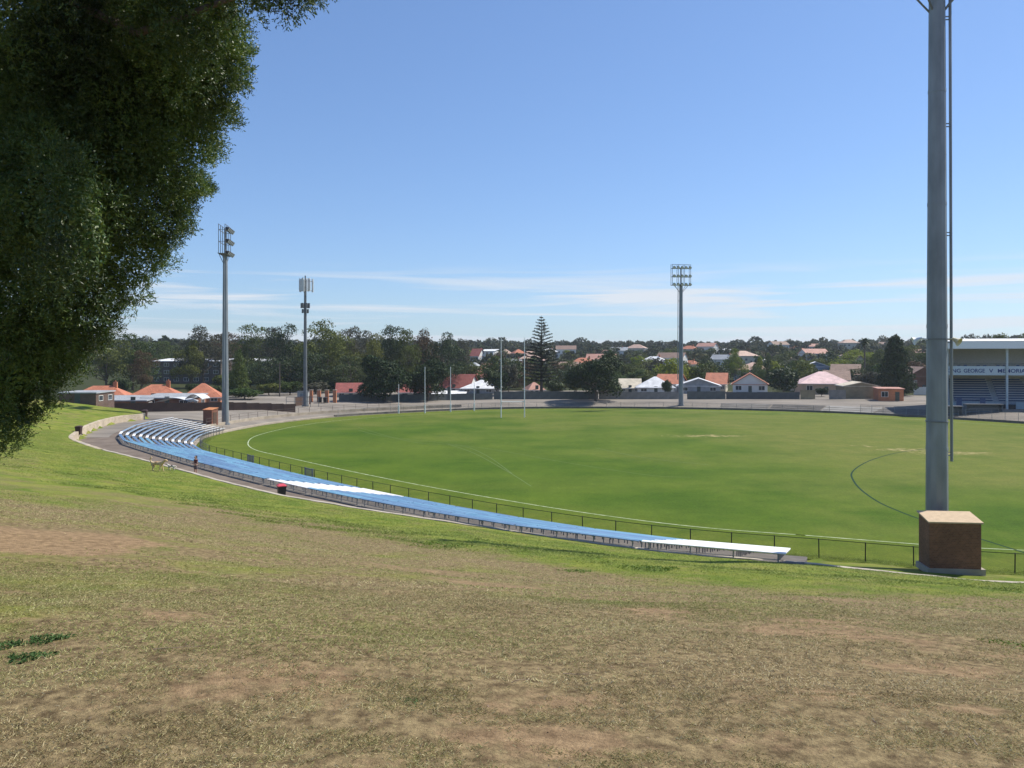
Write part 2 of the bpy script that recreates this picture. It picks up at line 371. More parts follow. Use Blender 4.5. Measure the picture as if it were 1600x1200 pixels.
def ring(name, m, l0, l1, s0, s1, zf, ns=1, step=1.0, kind='structure', label=None, cat=None, attrs=None, thick=0):
    n = max(2, int(abs(l1-l0)/step)); V = []
    L = np.linspace(l0, l1, n+1); S = np.linspace(s0, s1, ns+1)
    for s_ in S:
        for l in L:
            p = ov(l, s_); V.append((p[0], p[1], zf(s_, l)))
    q = np.arange((n+1)*(ns+1)).reshape(ns+1, n+1)
    Fv = np.stack([q[:-1, :-1], q[1:, :-1], q[1:, 1:], q[:-1, 1:]], 2).reshape(-1, 4)
    V = np.array(V); at = {k: f(V[:, 0], V[:, 1]) for k, f in attrs.items()} if attrs else None
    o = poly_np(name, V, Fv, m, smooth=True, attrs=at)
    return tag(o, label, cat, kind=kind)
# playing field: concentric rings down to its middle
cen = OV.mean(0); V = []; rr = [1.0+.0]+[1-i/40 for i in range(1, 40)]
SH = np.array([ov(i*STEP, .45) for i in range(0, OVN, 3)]); nn = len(SH)
for i in range(41): V.append(np.c_[cen+(SH-cen)*(1-i/40), np.zeros(nn)])
V = np.vstack(V); q = np.arange(41*nn).reshape(41, nn); q2 = np.roll(q, -1, 1)
Fv = np.stack([q[:-1], q[1:], q2[1:], q2[:-1]], 2).reshape(-1, 4)
FD = []
for a, b, rx, ry, st in ((1105,681,6,2.0,.62),(1420,703,4,1.8,.66),(1490,708,5,2,.6),(1350,697,2,1.2,.5)):
    q_ = F*H/(b-YH); FD.append(((a-800)*q_/F, q_, rx, ry, st))
fx, fy = V[:, 0], V[:, 1]; fd = np.zeros(len(V))
for cx, cy, rx, ry, st in FD: fd = np.maximum(fd, st*np.clip(1.6-np.hypot((fx-cx)/rx, (fy-cy)/ry), 0, 1))
fw = np.exp(-(((fx-58)/34)**2+((fy-98)/48)**2))*.9+.45*np.exp(-((fy-155)/34)**2)
so_, _ = sdist(V[:, :2], OV); rim = 1-sm((so_-2)/7)
tag(poly_np('playing_field', V, Fv, M_field, smooth=True, attrs={'green': fw, 'dirt': fd, 'rim': rim}), kind='structure')

asphalt = mat('asphalt', (.125,.100,.082), .92, c2=(.205,.168,.138), scale=.5, bump=.3, bscale=30, spec=.12)
asphalt2 = mat('weathered_asphalt', (.155,.14,.122), .92, c2=(.27,.24,.205), scale=.10, stretch=(1,2.5,1), bump=.3, bscale=30, spec=.12)
concrete = mat('concrete', (.30,.26,.21), .9, c2=(.45,.40,.33), scale=1.2, bump=.3, bscale=20)
darkconc = mat('shade_dark_concrete', (.10,.09,.08), .9, c2=(.19,.17,.15), scale=1.5, bump=.3)  # dark tone paints in the shade of the far kerb's drop
# arc-length landmarks
def nearl(x, y):
    i = int(((OV-np.array((x, y)))**2).sum(1).argmin()); return i*STEP
L0 = nearl(16.6, 46.5); 
if L0 > OVL/2: L0 -= OVL
LB = nearl(-43.2, 122.5)          # bench rows end
LTEL = nearl(-38, 146); LG = nearl(79, 148)
LEND = nearl(96, 110)
def ZB(s_, l):
    p = ov(l, s_); return float(plat(p[0], p[1]))*min(max((s_-.3)/9.1, 0), 1)+.4*min(max((s_-10)/25, 0), 1)
ring('path', asphalt, L0-2.0, LB+3, 9.42, 17, lambda s_, l: 1.75, 5)
ring('car_park', asphalt2, LB-22, LB+40, 10.35, 60, lambda s_, l: ZB(s_, l)+.004, 30, 2)
ring('concourse', asphalt2, LB+.5, LEND, .3, 10.4, lambda s_, l: ZB(s_, l)+.006, 8, 1.5)
ring('concourse_far', asphalt2, LB+40, LEND, 10.35, 60, lambda s_, l: ZB(s_, l)+.004, 30, 2)
LR0, LR1 = nearl(45, 174), nearl(76, 150)
for k, m_ in enumerate((('worn_bank_concrete',(.12,.11,.10),(.19,.18,.16)),('dark_bank_asphalt',(.07,.066,.06),(.12,.11,.1)),('pale_bank_concrete',(.20,.19,.17),(.27,.26,.24)),('mid_bank_asphalt',(.10,.095,.088),(.15,.14,.13)))):
    dl = (LR1-LR0)/4
    for j in range(3): ring('bank_terrace', mat(m_[0], m_[1], .9, c2=m_[2], scale=.5), LR0+dl*k, LR0+dl*(k+1)-.3, 1.6+j*2.3, 3.5+j*2.3, lambda s_, l: ZB(s_, l)+.10, 2)
# terrace steps
NR, TR, RI = 12, .735, 1.75/12
n = int((LB-L0)/.8); Ls = np.linspace(L0-.8, LB+1, n+1); prof = [(.55, -.05), (.55, RI)]
for i in range(NR):
    prof += [(.6+TR*(i+1), RI*(i+1))]
    if i < NR-1: prof += [(.6+TR*(i+1)+.0, RI*(i+2))]
prof += [(9.5, 1.745), (9.5, 1.5)]
V = np.array([(*ov(l, a), b) for a, b in prof for l in Ls]); q = np.arange(len(V)).reshape(len(prof), n+1)
Fv = np.stack([q[:-1, :-1], q[1:, :-1], q[1:, 1:], q[:-1, 1:]], 2).reshape(-1, 4)
for c in (0, n):
    pass
tag(poly_np('terrace_steps', V, Fv, mat('terrace_asphalt', (.09,.08,.073), .9, c2=(.155,.14,.125), scale=.9, bump=.3)), kind='structure')
ec = MB()
for c, sg in ((0, -1), (n, 1)):
    for i in range(NR):
        a, b = ov(Ls[c], .6+TR*i if i else .55), ov(Ls[c], .6+TR*(i+1))
        ec.add([(a[0], a[1], -.1), (b[0], b[1], -.1), (b[0], b[1], RI*(i+1)), (a[0], a[1], RI*(i+1))], [(0,1,2,3)])
tag(ec.build('terrace_end', mat('terrace_asphalt', None)), kind='structure')
# kerb / low stone wall along the path and its continuation
def kerb_strip(name, i0, i1, w_, dep, m, label, cat, kind=None):
    ii = np.arange(i0, i1+1); a = KC[ii, :2]-KN[ii]*w_*.7; b = KC[ii, :2]+KN[ii]*w_*.5; z = KC[ii, 2]+.075
    jit = .012*np.sin(ii*1.7)+.01*np.sin(ii*.53)
    V = np.vstack([np.c_[a, z-dep], np.c_[a, z+jit], np.c_[b, z+jit], np.c_[b, z-dep]]); n = len(ii); q = np.arange(4*n).reshape(4, n)
    Fv = np.stack([q[:-1, :-1], q[:-1, 1:], q[1:, 1:], q[1:, :-1]], 2).reshape(-1, 4)[:, ::-1]
    Fv = np.vstack([Fv, [[q[0, 0], q[1, 0], q[2, 0], q[3, 0]], [q[3, -1], q[2, -1], q[1, -1], q[0, -1]]]])
    o = poly_np(name, V, Fv, m); return tag(o, label, cat, kind=kind)
def kidx(x, y): return int(((KC[:, :2]-np.array((x, y)))**2).sum(1).argmin())
iw0 = kidx(*KP[4][:2]); iw1 = kidx(*KP[10][:2]); ie = kidx(*KP[28][:2])
stone = stripes('sandstone_blocks', (.42,.34,.24), (.52,.44,.33), 'X', 1.6, kind='brick', row=.35)
kerb_strip('stone_wall', iw0, iw1, .38, .95, stone, 'low curved sandstone wall holding the grass at the bend of the path', 'wall')
kerb_strip('kerb', iw1+1, min(ie+25, len(KC)-2), .24, .8, concrete, None, None, 'structure')

# painted lines
def line_strip(name, pts, w_, m, z=.008):
    pts = np.array(pts); t = np.gradient(pts, axis=0); t /= np.linalg.norm(t, axis=1)[:, None]; nn_ = np.stack([-t[:, 1], t[:, 0]], 1)
    V = np.vstack([np.c_[pts-nn_*w_/2, np.full(len(pts), z)], np.c_[pts+nn_*w_/2, np.full(len(pts), z)]]); n = len(pts); q = np.arange(2*n).reshape(2, n)
    Fv = np.stack([q[0, :-1], q[0, 1:], q[1, 1:], q[1, :-1]], 1)
    return tag(poly_np(name, V, Fv, m), kind='structure')
wl = mat('line_paint', (.20,.28,.12), .9, c2=(.50,.55,.38), scale=1.5)
faint = mat('faded_line_paint', (.08,.135,.025), .9, c2=(.125,.18,.05), scale=1.1)
line_strip('boundary_line', [ov(l, -5.9) for l in np.arange(0, OVL+1, 1)], .13, wl)
def gpt(a, b): d_ = F*H/(b-YH); return ((a-800)*d_/F, d_)
dg = mat('dark_line_paint', (.012,.04,.03), .95, c2=(.02,.055,.035), scale=2, spec=.05)
arc = catmull([gpt(*p) for p in ((1452,701),(1425,704),(1395,709),(1364,718),(1343,728),(1331,739),(1333,750),(1345,765),(1372,784),(1405,799),(1440,812),(1500,832),(1560,851),(1640,876))], False, 8)
line_strip('centre_arc_line', arc, .16, dg)
for i, pl in enumerate((((560,672),(600,682),(690,692),(780,704),(880,722),(1010,742),(1080,746)), ((700,694),(740,708),(790,735),(830,760)), ((560,668),(640,690),(720,697),(760,712),(800,740)), ((395,668),(440,664),(540,664),(660,662)), ((930,700),(1010,716),(1110,727)))):
    line_strip('faint_line', catmull([gpt(*p) for p in pl], False, 8), .10, faint, z=.012+.004*i)
for i, (a, b) in enumerate(((1420, 702), (1120, 680))): pass

# far-side kerb: concrete upstand where grass meets paving, its shaded face put into a dark colour
def upstand(name, l0, l1, s0, s1, h, m, label=None, cat=None, kind='structure', z0=0.):
    n = int((l1-l0)/1.2); L = np.linspace(l0, l1, n+1)
    pr = [(s0, z0-.1), (s0, z0+h), (s1, z0+h), (s1, z0-.1)]
    V = np.array([(*ov(l, a), b) for a, b in pr for l in L]); q = np.arange(4*(n+1)).reshape(4, n+1)
    Fv = np.stack([q[:-1, :-1], q[1:, :-1], q[1:, 1:], q[:-1, 1:]], 2).reshape(-1, 4)
    return tag(poly_np(name, V, Fv, m), label, cat, kind=kind)
upstand('kerb_far', LB-28, LTEL+8, .46, 2.4, .22, mat('old_concrete', (.25,.21,.16), .9, c2=(.42,.36,.28), scale=.7))
upstand('kerb_outer', LTEL+8.1, LEND, .46, .72, .4, darkconc)
upstand('kerb_inner', LB-2, LTEL+40, 3.6, 4.0, .75, mat('old_concrete', None), z0=.3)

# ------------------------------------------------------------------ fences
dmetal = mat('dark_metal', (.022,.024,.022), .5, metal=.3)
galv = mat('galvanised_steel', (.235,.255,.275), .55, var=.2, scale=1.5, metal=.35, stretch=(1,1,.3))
galvd = mat('dull_galvanised_steel', (.16,.17,.18), .6, var=.12, scale=1.5, metal=.3)
white = mat('white_paint', (.80,.80,.80), .5, var=.03)
bluep = mat('blue_paint', (.105,.225,.37), .6, c2=(.16,.29,.43), scale=.9, objvar=.16)
def chain_mat():
    m = D.materials.new('chain_link'); m.use_nodes = True; nt = m.node_tree; b = nt.nodes['Principled BSDF']
    b.inputs['Base Color'].default_value = (.05,.07,.045,1); b.inputs['Roughness'].default_value = .6
    g = N(nt, 'ShaderNodeNewGeometry'); sp = N(nt, 'ShaderNodeSeparateXYZ'); nt.links.new(g.outputs['Position'], sp.inputs[0])
    def M_(op, a, b_=None):
        x = N(nt, 'ShaderNodeMath', operation=op)
        for i, q in enumerate((a, b_)):
            if q is None: continue
            if isinstance(q, (int, float)): x.inputs[i].default_value = q
            else: nt.links.new(q, x.inputs[i])
        return x.outputs[0]
    h = M_('SUBTRACT', sp.outputs[0], sp.outputs[1]); h = M_('MULTIPLY', h, .75)
    def wire(sg):
        q = M_('ADD', M_('MULTIPLY', h, sg), sp.outputs[2]); q = M_('FRACT', M_('MULTIPLY', q, 14)); return M_('LESS_THAN', q, .055)
    a = M_('MAXIMUM', wire(1), wire(-1)); t = N(nt, 'ShaderNodeBsdfTransparent'); ms = N(nt, 'ShaderNodeMixShader')
    nt.links.new(a, ms.inputs[0]); nt.links.new(t.outputs[0], ms.inputs[1]); nt.links.new(b.outputs[0], ms.inputs[2])
    nt.links.new(ms.outputs[0], nt.nodes['Material Output'].inputs[0]); return m
chain = chain_mat()
def boundary_fence(name, label, l0, l1, sp_, h, s_=0.0, rails=(1.0,), mesh=True, pm=dmetal, pr=.032, rm=None, z=0.):
    n = max(1, round((l1-l0)/sp_)); r = empty(name, (*ov(l0, s_), z), label, 'fence'); o = Vector(r.location)
    pts = [Vector((*ov(l0+(l1-l0)*i/n, s_), z))-o for i in range(n+1)]
    proto = MB().tube((0,0,-.1), (0,0,h+.02), pr).tube((0,0,h+.02), (0,0,h+.04), pr*1.3, pr*.6).build('post', pm, r); proto.location = pts[0]
    for p in pts[1:]:
        c = proto.copy(); link(c, r); c.location = p; c.rotation_euler = (random.uniform(-.015,.015), random.uniform(-.015,.015), 0)
    for q in rails:
        mb = MB()
        for a, b in zip(pts, pts[1:]): mb.tube(a+Vector((0,0,h*q)), b+Vector((0,0,h*q)), .021, n=5, caps=False)
        mb.build('rail', rm or pm, r)
    if mesh:
        mb = MB()
        for a, b in zip(pts, pts[1:]): mb.add([a+Vector((0,0,.03)), b+Vector((0,0,.03)), b+Vector((0,0,h*.97)), a+Vector((0,0,h*.97))], [(0,1,2,3)])
        mb.build('wire_mesh', chain, r)
    return r
random.seed(3)
dgreen = mat('dull_green_steel', (.05,.075,.04), .9, spec=.08)
boundary_fence('chain_link_fence', 'dark post chain link fence between the blue benches and the grass oval', L0-33, LB-30, 2.42, 1.08, rm=dgreen)
boundary_fence('picket_rail_fence', 'close set dark railing round the left tip of the oval beside the bench ends', LB-29.6, LB-3, 1.3, 1.1, rails=(1.0,.5), pr=.03, pm=mat('grey_rail_paint', (.13,.135,.13), .6))
boundary_fence('pipe_rail_fence', 'low rusty pipe rail fence on the kerb between car park and oval', LB, LTEL+26, 2.6, .95, s_=3.8, rails=(1.0,.55), mesh=False, pm=mat('rusty_pipe', (.12,.095,.075), .8), z=1.04)
boundary_fence('long_wire_fence', 'thin wire fence on the far edge of the oval behind the goal posts', LTEL+9, LG-22, 3.1, 1.0, s_=.6, pm=galvd, rm=galvd, z=.4)
boundary_fence('panel_fence', 'pale mesh panel fence in front of the grandstand', LG-16, LG+32, 2.2, 1.5, s_=.6, pm=galv, rm=galv, z=.4)
# gates / scoreboard frames on the near fence
for (a, b, lab) in ((430, 727, 'small dark mesh gate in the fence beside the middle benches'), (536, 748, 'grey open frame gate post standing at the fence by white benches')):
    q = gpt(a, b); l = nearl(*q); p = ov(l, .35); t = ov(l+1, .35)-p
    r = empty('gate', (p[0], p[1], 0), lab, 'gate', rz=math.atan2(t[1], t[0]))
    f = MB()
    for x in (0, 1.4): f.box(x-.06, -.06, 0, x+.06, .06, 1.25)
    f.box(0.06, -.03, 1.12, 1.34, .03, 1.2).box(.06, -.03, .15, 1.34, .03, .21); f.build('gate_frame', galvd, r)
    p_ = MB()
    for i in range(9): p_.box(.15+i*.135, -.015, .21, .185+i*.135, .015, 1.12)
    p_.build('bars', galvd, r)

# ------------------------------------------------------------------ bench rows
random.seed(11)
ORD = ['first','second','third','fourth','fifth','sixth','seventh','eighth','ninth','tenth','eleventh','twelfth','thirteenth','fourteenth','fifteenth','sixteenth','seventeenth','eighteenth']
NS = 17; SEC = (LB-L0)/NS
benchgrey = mat('galvanised_leg', (.30,.30,.30), .5, metal=.3)
pale = mat('pale_white_paint', (.62,.64,.66), .4, var=.08)
glareblue = mat('glare_blue_paint', (.20,.29,.40), .4, c2=(.30,.38,.47), scale=.9)  # lighter blue: sun glare on the far seat tops painted into the colour
legmb = MB().box(-.03,-.03,0,.03,.03,.40).box(-.035,-.17,.40,.035,.17,.435).box(-.06,-.06,0,.06,.06,.012)
legproto = None
BB = [L0+j*SEC for j in range(NS+1)]; BB[13] += .4; BB[14] = BB[13]+3.3
for i in range(NR):
    s_ = .6+TR*i+.38; z = RI*(i+1); off = (i % 3-1)*.5*.4
    for j in range(NS):
        l0 = BB[j]+.06+off; l1 = BB[j+1]-.06+off
        if j == 0: l0 = L0+.1
        if j == NS-1: l1 = LB-.1
        if j == 5: l1 -= .3
        if j == 13: l0 += .5
        a, b = ov(l0, s_), ov(l1, s_); mid = (a+b)/2; Lb = float(np.hypot(*(b-a))); ang = math.atan2(b[1]-a[1], b[0]-a[0])
        wh = j in (0, 13, 5)
        cl = 'white' if wh else 'glare-lightened blue' if j > 12 else 'blue'
        r = empty('bench', (mid[0], mid[1], z), f'{cl} bench in the {ORD[i]} row from the oval, {ORD[j]} section from the right end', 'bench', 'benches in curved rows along the oval', rz=ang)
        mt = white if wh else (glareblue if j > 12 else bluep)
        if j == 16: mt = pale; r['label'] = r['label'].replace('glare-lightened blue', 'glare-whitened')  # last section near-white, glancing sun reflection put into the seat colour
        sb = MB()
        for q in (-.15, .015): sb.box(-Lb/2, q, .436, Lb/2, q+.135, .48)
        sb.build('seat', mt, r)
        nl = 4
        for k_ in range(nl):
            x = -Lb/2+.35+(Lb-.7)*k_/(nl-1)
            if legproto is None: c = legproto = legmb.build('leg', benchgrey, r)
            else: c = legproto.copy(); link(c, r)
            c.location = (x, 0, 0)
        if i == NR-1: MB().tube((-Lb/2+.1, -.0, .12), (Lb/2-.1, -.0, .12), .02, n=5).build('lower_rail', benchgrey, r)

# ------------------------------------------------------------------ light towers
lampglass = mat('lamp_glass', (.55,.58,.6), .15, spec=.8)
lampbody = mat('lamp_housing', (.03,.032,.035), .5)
def light_tower(label, loc, yaw, hgt=33.5, r0=.56, r1=.36, nrow=3, ncol=5, wide=4.4, extras=None):
    r = empty('light_tower', loc, label, 'light tower', 'floodlight towers round the oval', rz=yaw)
    top = hgt-4
    sh = MB(); seg = [0, 6.5, 13, 19.5, 25.5, top]
    for a, b in zip(seg, seg[1:]):
        ra = r0+(r1-r0)*a/top; rb = r0+(r1-r0)*b/top
        sh.tube((0,0,a), (0,0,b), ra, rb, n=12)
        if a: sh.tube((0,0,a-.09), (0,0,a+.09), ra*1.035, ra*1.03, n=12)
        zm = a+(b-a)*.43; rm_ = ra+(rb-ra)*.43; sh.tube((0,0,zm), (0,0,zm+.04), rm_*1.012, rm_*1.012, n=12)
    sh.tube((0,0,-.2), (0,0,.12), r0*1.35, n=12)
    sh.build('shaft', galv, r)
    fr = MB(); hw = wide/2
    zs = [top-.2+i*(3.8/(nrow-1)) for i in range(nrow)]
    for z in zs:
        fr.box(-hw, .35, z-.05, hw, .45, z+.05).box(-hw, -.62, z-.04, hw, -.55, z+.04)
        fr.box(-hw, -.62, z-.03, -hw+.08, .45, z+.03).box(hw-.08, -.62, z-.03, hw, .45, z+.03)
    for x in (-hw+.04, -hw/3, hw/3, hw-.04):
        for y in (.4, -.58): fr.box(x-.04, y-.04, zs[0], x+.04, y+.04, zs[-1]+.9)
    fr.box(-hw, -.62, zs[-1]+.85, hw, -.55, zs[-1]+.9).box(-hw, .37, zs[-1]+.85, hw, .44, zs[-1]+.9)
    fr.tube((0,0,top-.05), (0,0,hgt-.2), .16, n=8)
    for x in (-1, 1):
        fr.tube((0,0,top-2.2), (x*hw*.75, .3, zs[0]), .05).tube((0,0,top-2.2), (x*hw*.6, -.7, zs[0]), .05)
    fr.build('head_frame', galvd, r)
    dk = MB().box(-hw, -.8, zs[0]+.03, hw, .35, zs[0]+.06); dk.build('platform', galvd, r)
    proto = None
    for z in zs:
        for c in range(ncol):
            x = -hw+.35+(wide-.7)*c/(ncol-1)
            if proto is None:
                b = MB(); T = Matrix.Rotation(R(-32), 4, 'X')
                vs = []
                for yy, rr_ in ((0, .16), (.28, .30), (.5, .36), (.56, .36)):
                    for k in range(12): t = k*math.pi/6; vs.append(T@Vector((math.cos(t)*rr_, yy, math.sin(t)*rr_)))
                fs = [(a*12+k, a*12+(k+1) % 12, (a+1)*12+(k+1) % 12, (a+1)*12+k) for a in range(3) for k in range(12)]+[tuple(range(12))]
                b.add(vs, fs); lam = b.build('lamp', lampbody, r); 
                g = MB().add([T@Vector((math.cos(k*math.pi/6)*.33, .555, math.sin(k*math.pi/6)*.33)) for k in range(12)], [tuple(range(12))[::-1]]).build('lens', lampglass, lam)
                proto = lam
            else: lam = copy_tree(proto, r)
            lam.location = (x, .46, z+.35)
    # cable ladder beside the shaft
    ld = MB(); zz = [6.2, 12.2, 17.9, 23.7, 29.4]
    ld.tube((r0+.22, 0, 5.8), (r1+.30, 0, top), .075, n=8)
    for z in zz:
        rz_ = r0+(r1-r0)*z/top; ld.box(rz_-.05, -.03, z-.10, rz_+.22, .03, z-.05).box(rz_-.05, -.03, z+.06, rz_+.22, .03, z+.11)
    ld.build('ladder_rail', galv, r)
    if extras: extras(r, r0, r1, top)
    return r
def horns(r, r0, r1, top):
    z = 12.3; rz_ = r0+(r1-r0)*z/top
    cl = MB().tube((0,0,z-.05), (0,0,z+.05), rz_+.02, n=12).tube((0,0,z-4.4), (0,0,z-4.34), r0, n=12); cl.build('clamp_band', galvd, r)
    for sx, cc in ((-1, mat('grey_horn', (.66,.69,.72), .5)), (1, mat('cream_horn', (.62,.56,.36), .5))):
        f = MB(); f.tube((sx*rz_, 0, z), (sx*(rz_+.45), -.1, z+.05), .035)
        a = Vector((sx*(rz_+.3), 0, z+.06)); b = Vector((sx*(rz_+.52), -.32, z-.16)) if sx > 0 else Vector((sx*(rz_+.72), .1, z-.10))
        vs = []; d = (b-a).normalized(); u = d.orthogonal().normalized(); v = d.cross(u)
        for q, rr_ in ((0, .06), (.4, .10), (.75, .16), (1, .24), (.97, .21), (.5, .08)):
            for k in range(14): t = k*math.pi/7; vs.append(a+(b-a)*q+u*math.cos(t)*rr_+v*math.sin(t)*rr_)
        fs = [(i*14+k, i*14+(k+1) % 14, (i+1)*14+(k+1) % 14, (i+1)*14+k) for i in range(5) for k in range(14)]+[tuple(range(14))]
        f.add(vs, fs); f.build('loudspeaker', cc, r, smooth=False)
dP = 42.6; p = on(1464, dP); TZ = p.z
light_tower('tall grey floodlight tower rising behind the big brick hut at the right', p, 0, 35.5, r0=.565, r1=.39, extras=horns)
q = on(352, 129.5); light_tower('floodlight tower at the left end of the bench rows beside small brick hut', q, R(-82), 31.9-q.z*.5, r0=.56, r1=.36)
q = on(1064, 181.5); FT = q; light_tower('floodlight tower standing across the oval on the far bank', q, R(180+8), 32.0-q.z, r0=.56, r1=.38)

# telecom tower
q = on(477, 160); r = empty('telecom_tower', q, 'slim mobile phone tower with white panel antennas behind the oval', 'telecom tower')
ht = 25.6-q.z+1
MB().tube((0,0,0), (0,0,ht-1), .42, .24, n=12).tube((0,0,0), (0,0,.3), .7, n=12).build('shaft', galvd, r)
fr = MB(); zt_ = ht-.8
for z, rr_ in ((zt_-1, 1.55), (zt_+.9, 1.55)):
    c = [Vector((math.cos(t)*rr_, math.sin(t)*rr_, z)) for t in [k*2*math.pi/3+.5 for k in range(3)]]
    for k in range(3): fr.tube(c[k], c[(k+1) % 3], .05, n=5); fr.tube((0,0,z), (c[k]+c[(k+1) % 3])/2, .05, n=5)
fr.tube((0,0,zt_-1.5), (0,0,zt_+1.6), .12); fr.box(-.1,-.1,zt_+1.5,.1,.1,zt_+2.0); fr.build('antenna_mount', galvd, r)
proto = MB().box(-.15,-.08,-1.3,.15,.08,1.3).box(-.04,-.16,-1.1,.04,-.08,1.1).build('antenna', pale, r)
k = 0
for a in range(3):
    t0, t1 = a*2*math.pi/3+.5, (a+1)*2*math.pi/3+.5
    for f in (.05, .35, .65, .95):
        c = proto if k == 0 else link(proto.copy(), r); k += 1
        c.location = (1.6*(math.cos(t0)*(1-f)+math.cos(t1)*f), 1.6*(math.sin(t0)*(1-f)+math.sin(t1)*f), zt_+.1*(k % 3)); c.rotation_euler.z = (t0+t1)/2+math.pi/2
mb = MB()
for a in range(6):
    t = a*math.pi/3; mb.box(math.cos(t)*.75-.16, math.sin(t)*.75-.16, ht-5.3, math.cos(t)*.75+.16, math.sin(t)*.75+.16, ht-4.3).tube((0,0,ht-4.6), (math.cos(t)*.8, math.sin(t)*.8, ht-4.6), .04, n=5).box(math.cos(t)*.6-.1, math.sin(t)*.6-.1, ht-6.3, math.cos(t)*.6+.1, math.sin(t)*.6+.1, ht-5.5)
mb.build('radio_units', galvd, r)
mb = MB()
for x in (-3.2,-1.6,0,1.6,3.2): mb.box(x-.04,-2.2,0,x+.04,-2.12,2.0)
mb.box(-3.2,-2.2,1.9,3.2,-2.12,2.0).box(-3.2,-2.2,1.0,3.2,-2.12,1.06); mb.build('safety_rail', galvd, r)
r2 = empty('equipment_cabinet', on(474, 165), 'pale grey equipment cabinet at the foot of the mobile phone tower', 'cabinet')
MB().box(-1.1,-.6,0,1.1,.6,2.6).build('cabinet_body', mat('cabinet_grey', (.33,.34,.33), .6), r2); MB().box(-1.2,-.7,2.6,1.2,.7,2.72).build('roof', galvd, r2)
MB().box(-.45,-.63,.2,.45,-.603,2.2).build('door', galv, r2)

# ------------------------------------------------------------------ goal posts
def goal(px, y0, y1, lab, group):
    p = Vector((*gpt(px, y0), 0)); h = (y0-y1)*p.y/F
    r = empty('goal_post', p, lab, 'goal post', group)
    MB().tube((0,0,-.1), (0,0,h), .085, .06, n=10).build('pole', white, r); MB().tube((0,0,0), (0,0,1.6), .16, n=10).build('padding', mat('post_pad', (.7,.72,.7), .7), r)
for a, y0, y1, lab in ((623,646,600,'short white behind post, leftmost of the slim goal posts'),(664,645.5,573,'tall white goal post second from the left on the oval'),(704,643.5,573,'tall white goal post third from the left on the oval'),(741,642,598,'short white behind post nearest the white rugby goal')):
    goal(a, y0, y1, lab, 'slim football goal posts')
a = Vector((*gpt(783, 652.5), 0)); b = Vector((*gpt(819.5, 652), 0)); r = empty('rugby_goal', (a+b)/2, 'tall white H shaped rugby goal on the far side of the oval', 'rugby goal'); a -= Vector(r.location); b -= Vector(r.location)
for q in (a, b): MB().tube(q, q+Vector((0,0,15.2)), .1, .065, n=10).build('upright', white, r)
MB().tube(a+Vector((0,0,3)), b+Vector((0,0,3)), .075, n=8).build('crossbar', white, r)

# ------------------------------------------------------------------ brick huts
brick = stripes('brown_brick', (.155,.068,.038), (.235,.105,.058), 'X', 4.2, kind='brick', row=.35, mortar=.014)
obrick = stripes('orange_brick', (.42,.15,.065), (.52,.21,.10), 'X', 3.2, kind='brick', row=.3)
beige = mat('sandy_render', (.50,.38,.25), .9, var=.1)
def hut(label, loc, yaw, w_, dp, h, wm, rm, graffiti=False, slope=.25):
    r = empty('brick_hut', loc, label, 'hut', 'small brick switch huts', rz=yaw)
    wb = MB(); v = [(-w_/2,-dp/2,-.5),(w_/2,-dp/2,-.5),(w_/2,dp/2,-.5),(-w_/2,dp/2,-.5),(-w_/2,-dp/2,h),(w_/2,-dp/2,h),(w_/2,dp/2,h+slope),(-w_/2,dp/2,h+slope)]
    wb.add(v, [(0,3,2,1),(4,5,6,7),(0,1,5,4),(1,2,6,5),(2,3,7,6),(3,0,4,7)]); wb.build('wall', wm, r)
    o = .08; rb = MB(); sl_ = slope/dp
    z = lambda y: h+slope/2+sl_*y+.003
    vv = [(x, y, z(y)+t) for t in (0, .07) for x, y in ((-w_/2-o,-dp/2-o),(w_/2+o,-dp/2-o),(w_/2+o,dp/2+o),(-w_/2-o,dp/2+o))]
    rb.add(vv, [(0,3,2,1),(4,5,6,7),(0,1,5,4),(1,2,6,5),(2,3,7,6),(3,0,4,7)]); rb.build('roof', rm, r)
    MB().box(-w_/2-.12,-dp/2-.04,-.3,w_/2+.2,dp/2+.1,.0).build('slab', concrete, r)
    MB().box(w_/2+.003,-dp*.3,.08,w_/2+.05,dp*.25,h*.85).build('door', mat('hut_door', (.25,.33,.20) if graffiti else (.10,.06,.04), .7), r)
    return r
q = on(1483.5, 40.6); q.z = H-(889-YH)*39.9/F
hut('large brown brick hut with sloping tan roof at the foot of the near tower', (q.x, 40.6, q.z), R(-6), 2.45, 1.35, 2.28, brick, beige)
q = on(329, 126); hut('small brick hut with faded green door beside the left floodlight tower', q, R(-22), 1.75, 1.35, 2.4, stripes('red_brown_brick', (.20,.075,.045), (.26,.10,.055), 'X', 4, kind='brick'), mat('orange_roof_sheet', (.50,.20,.08), .7), graffiti=True)

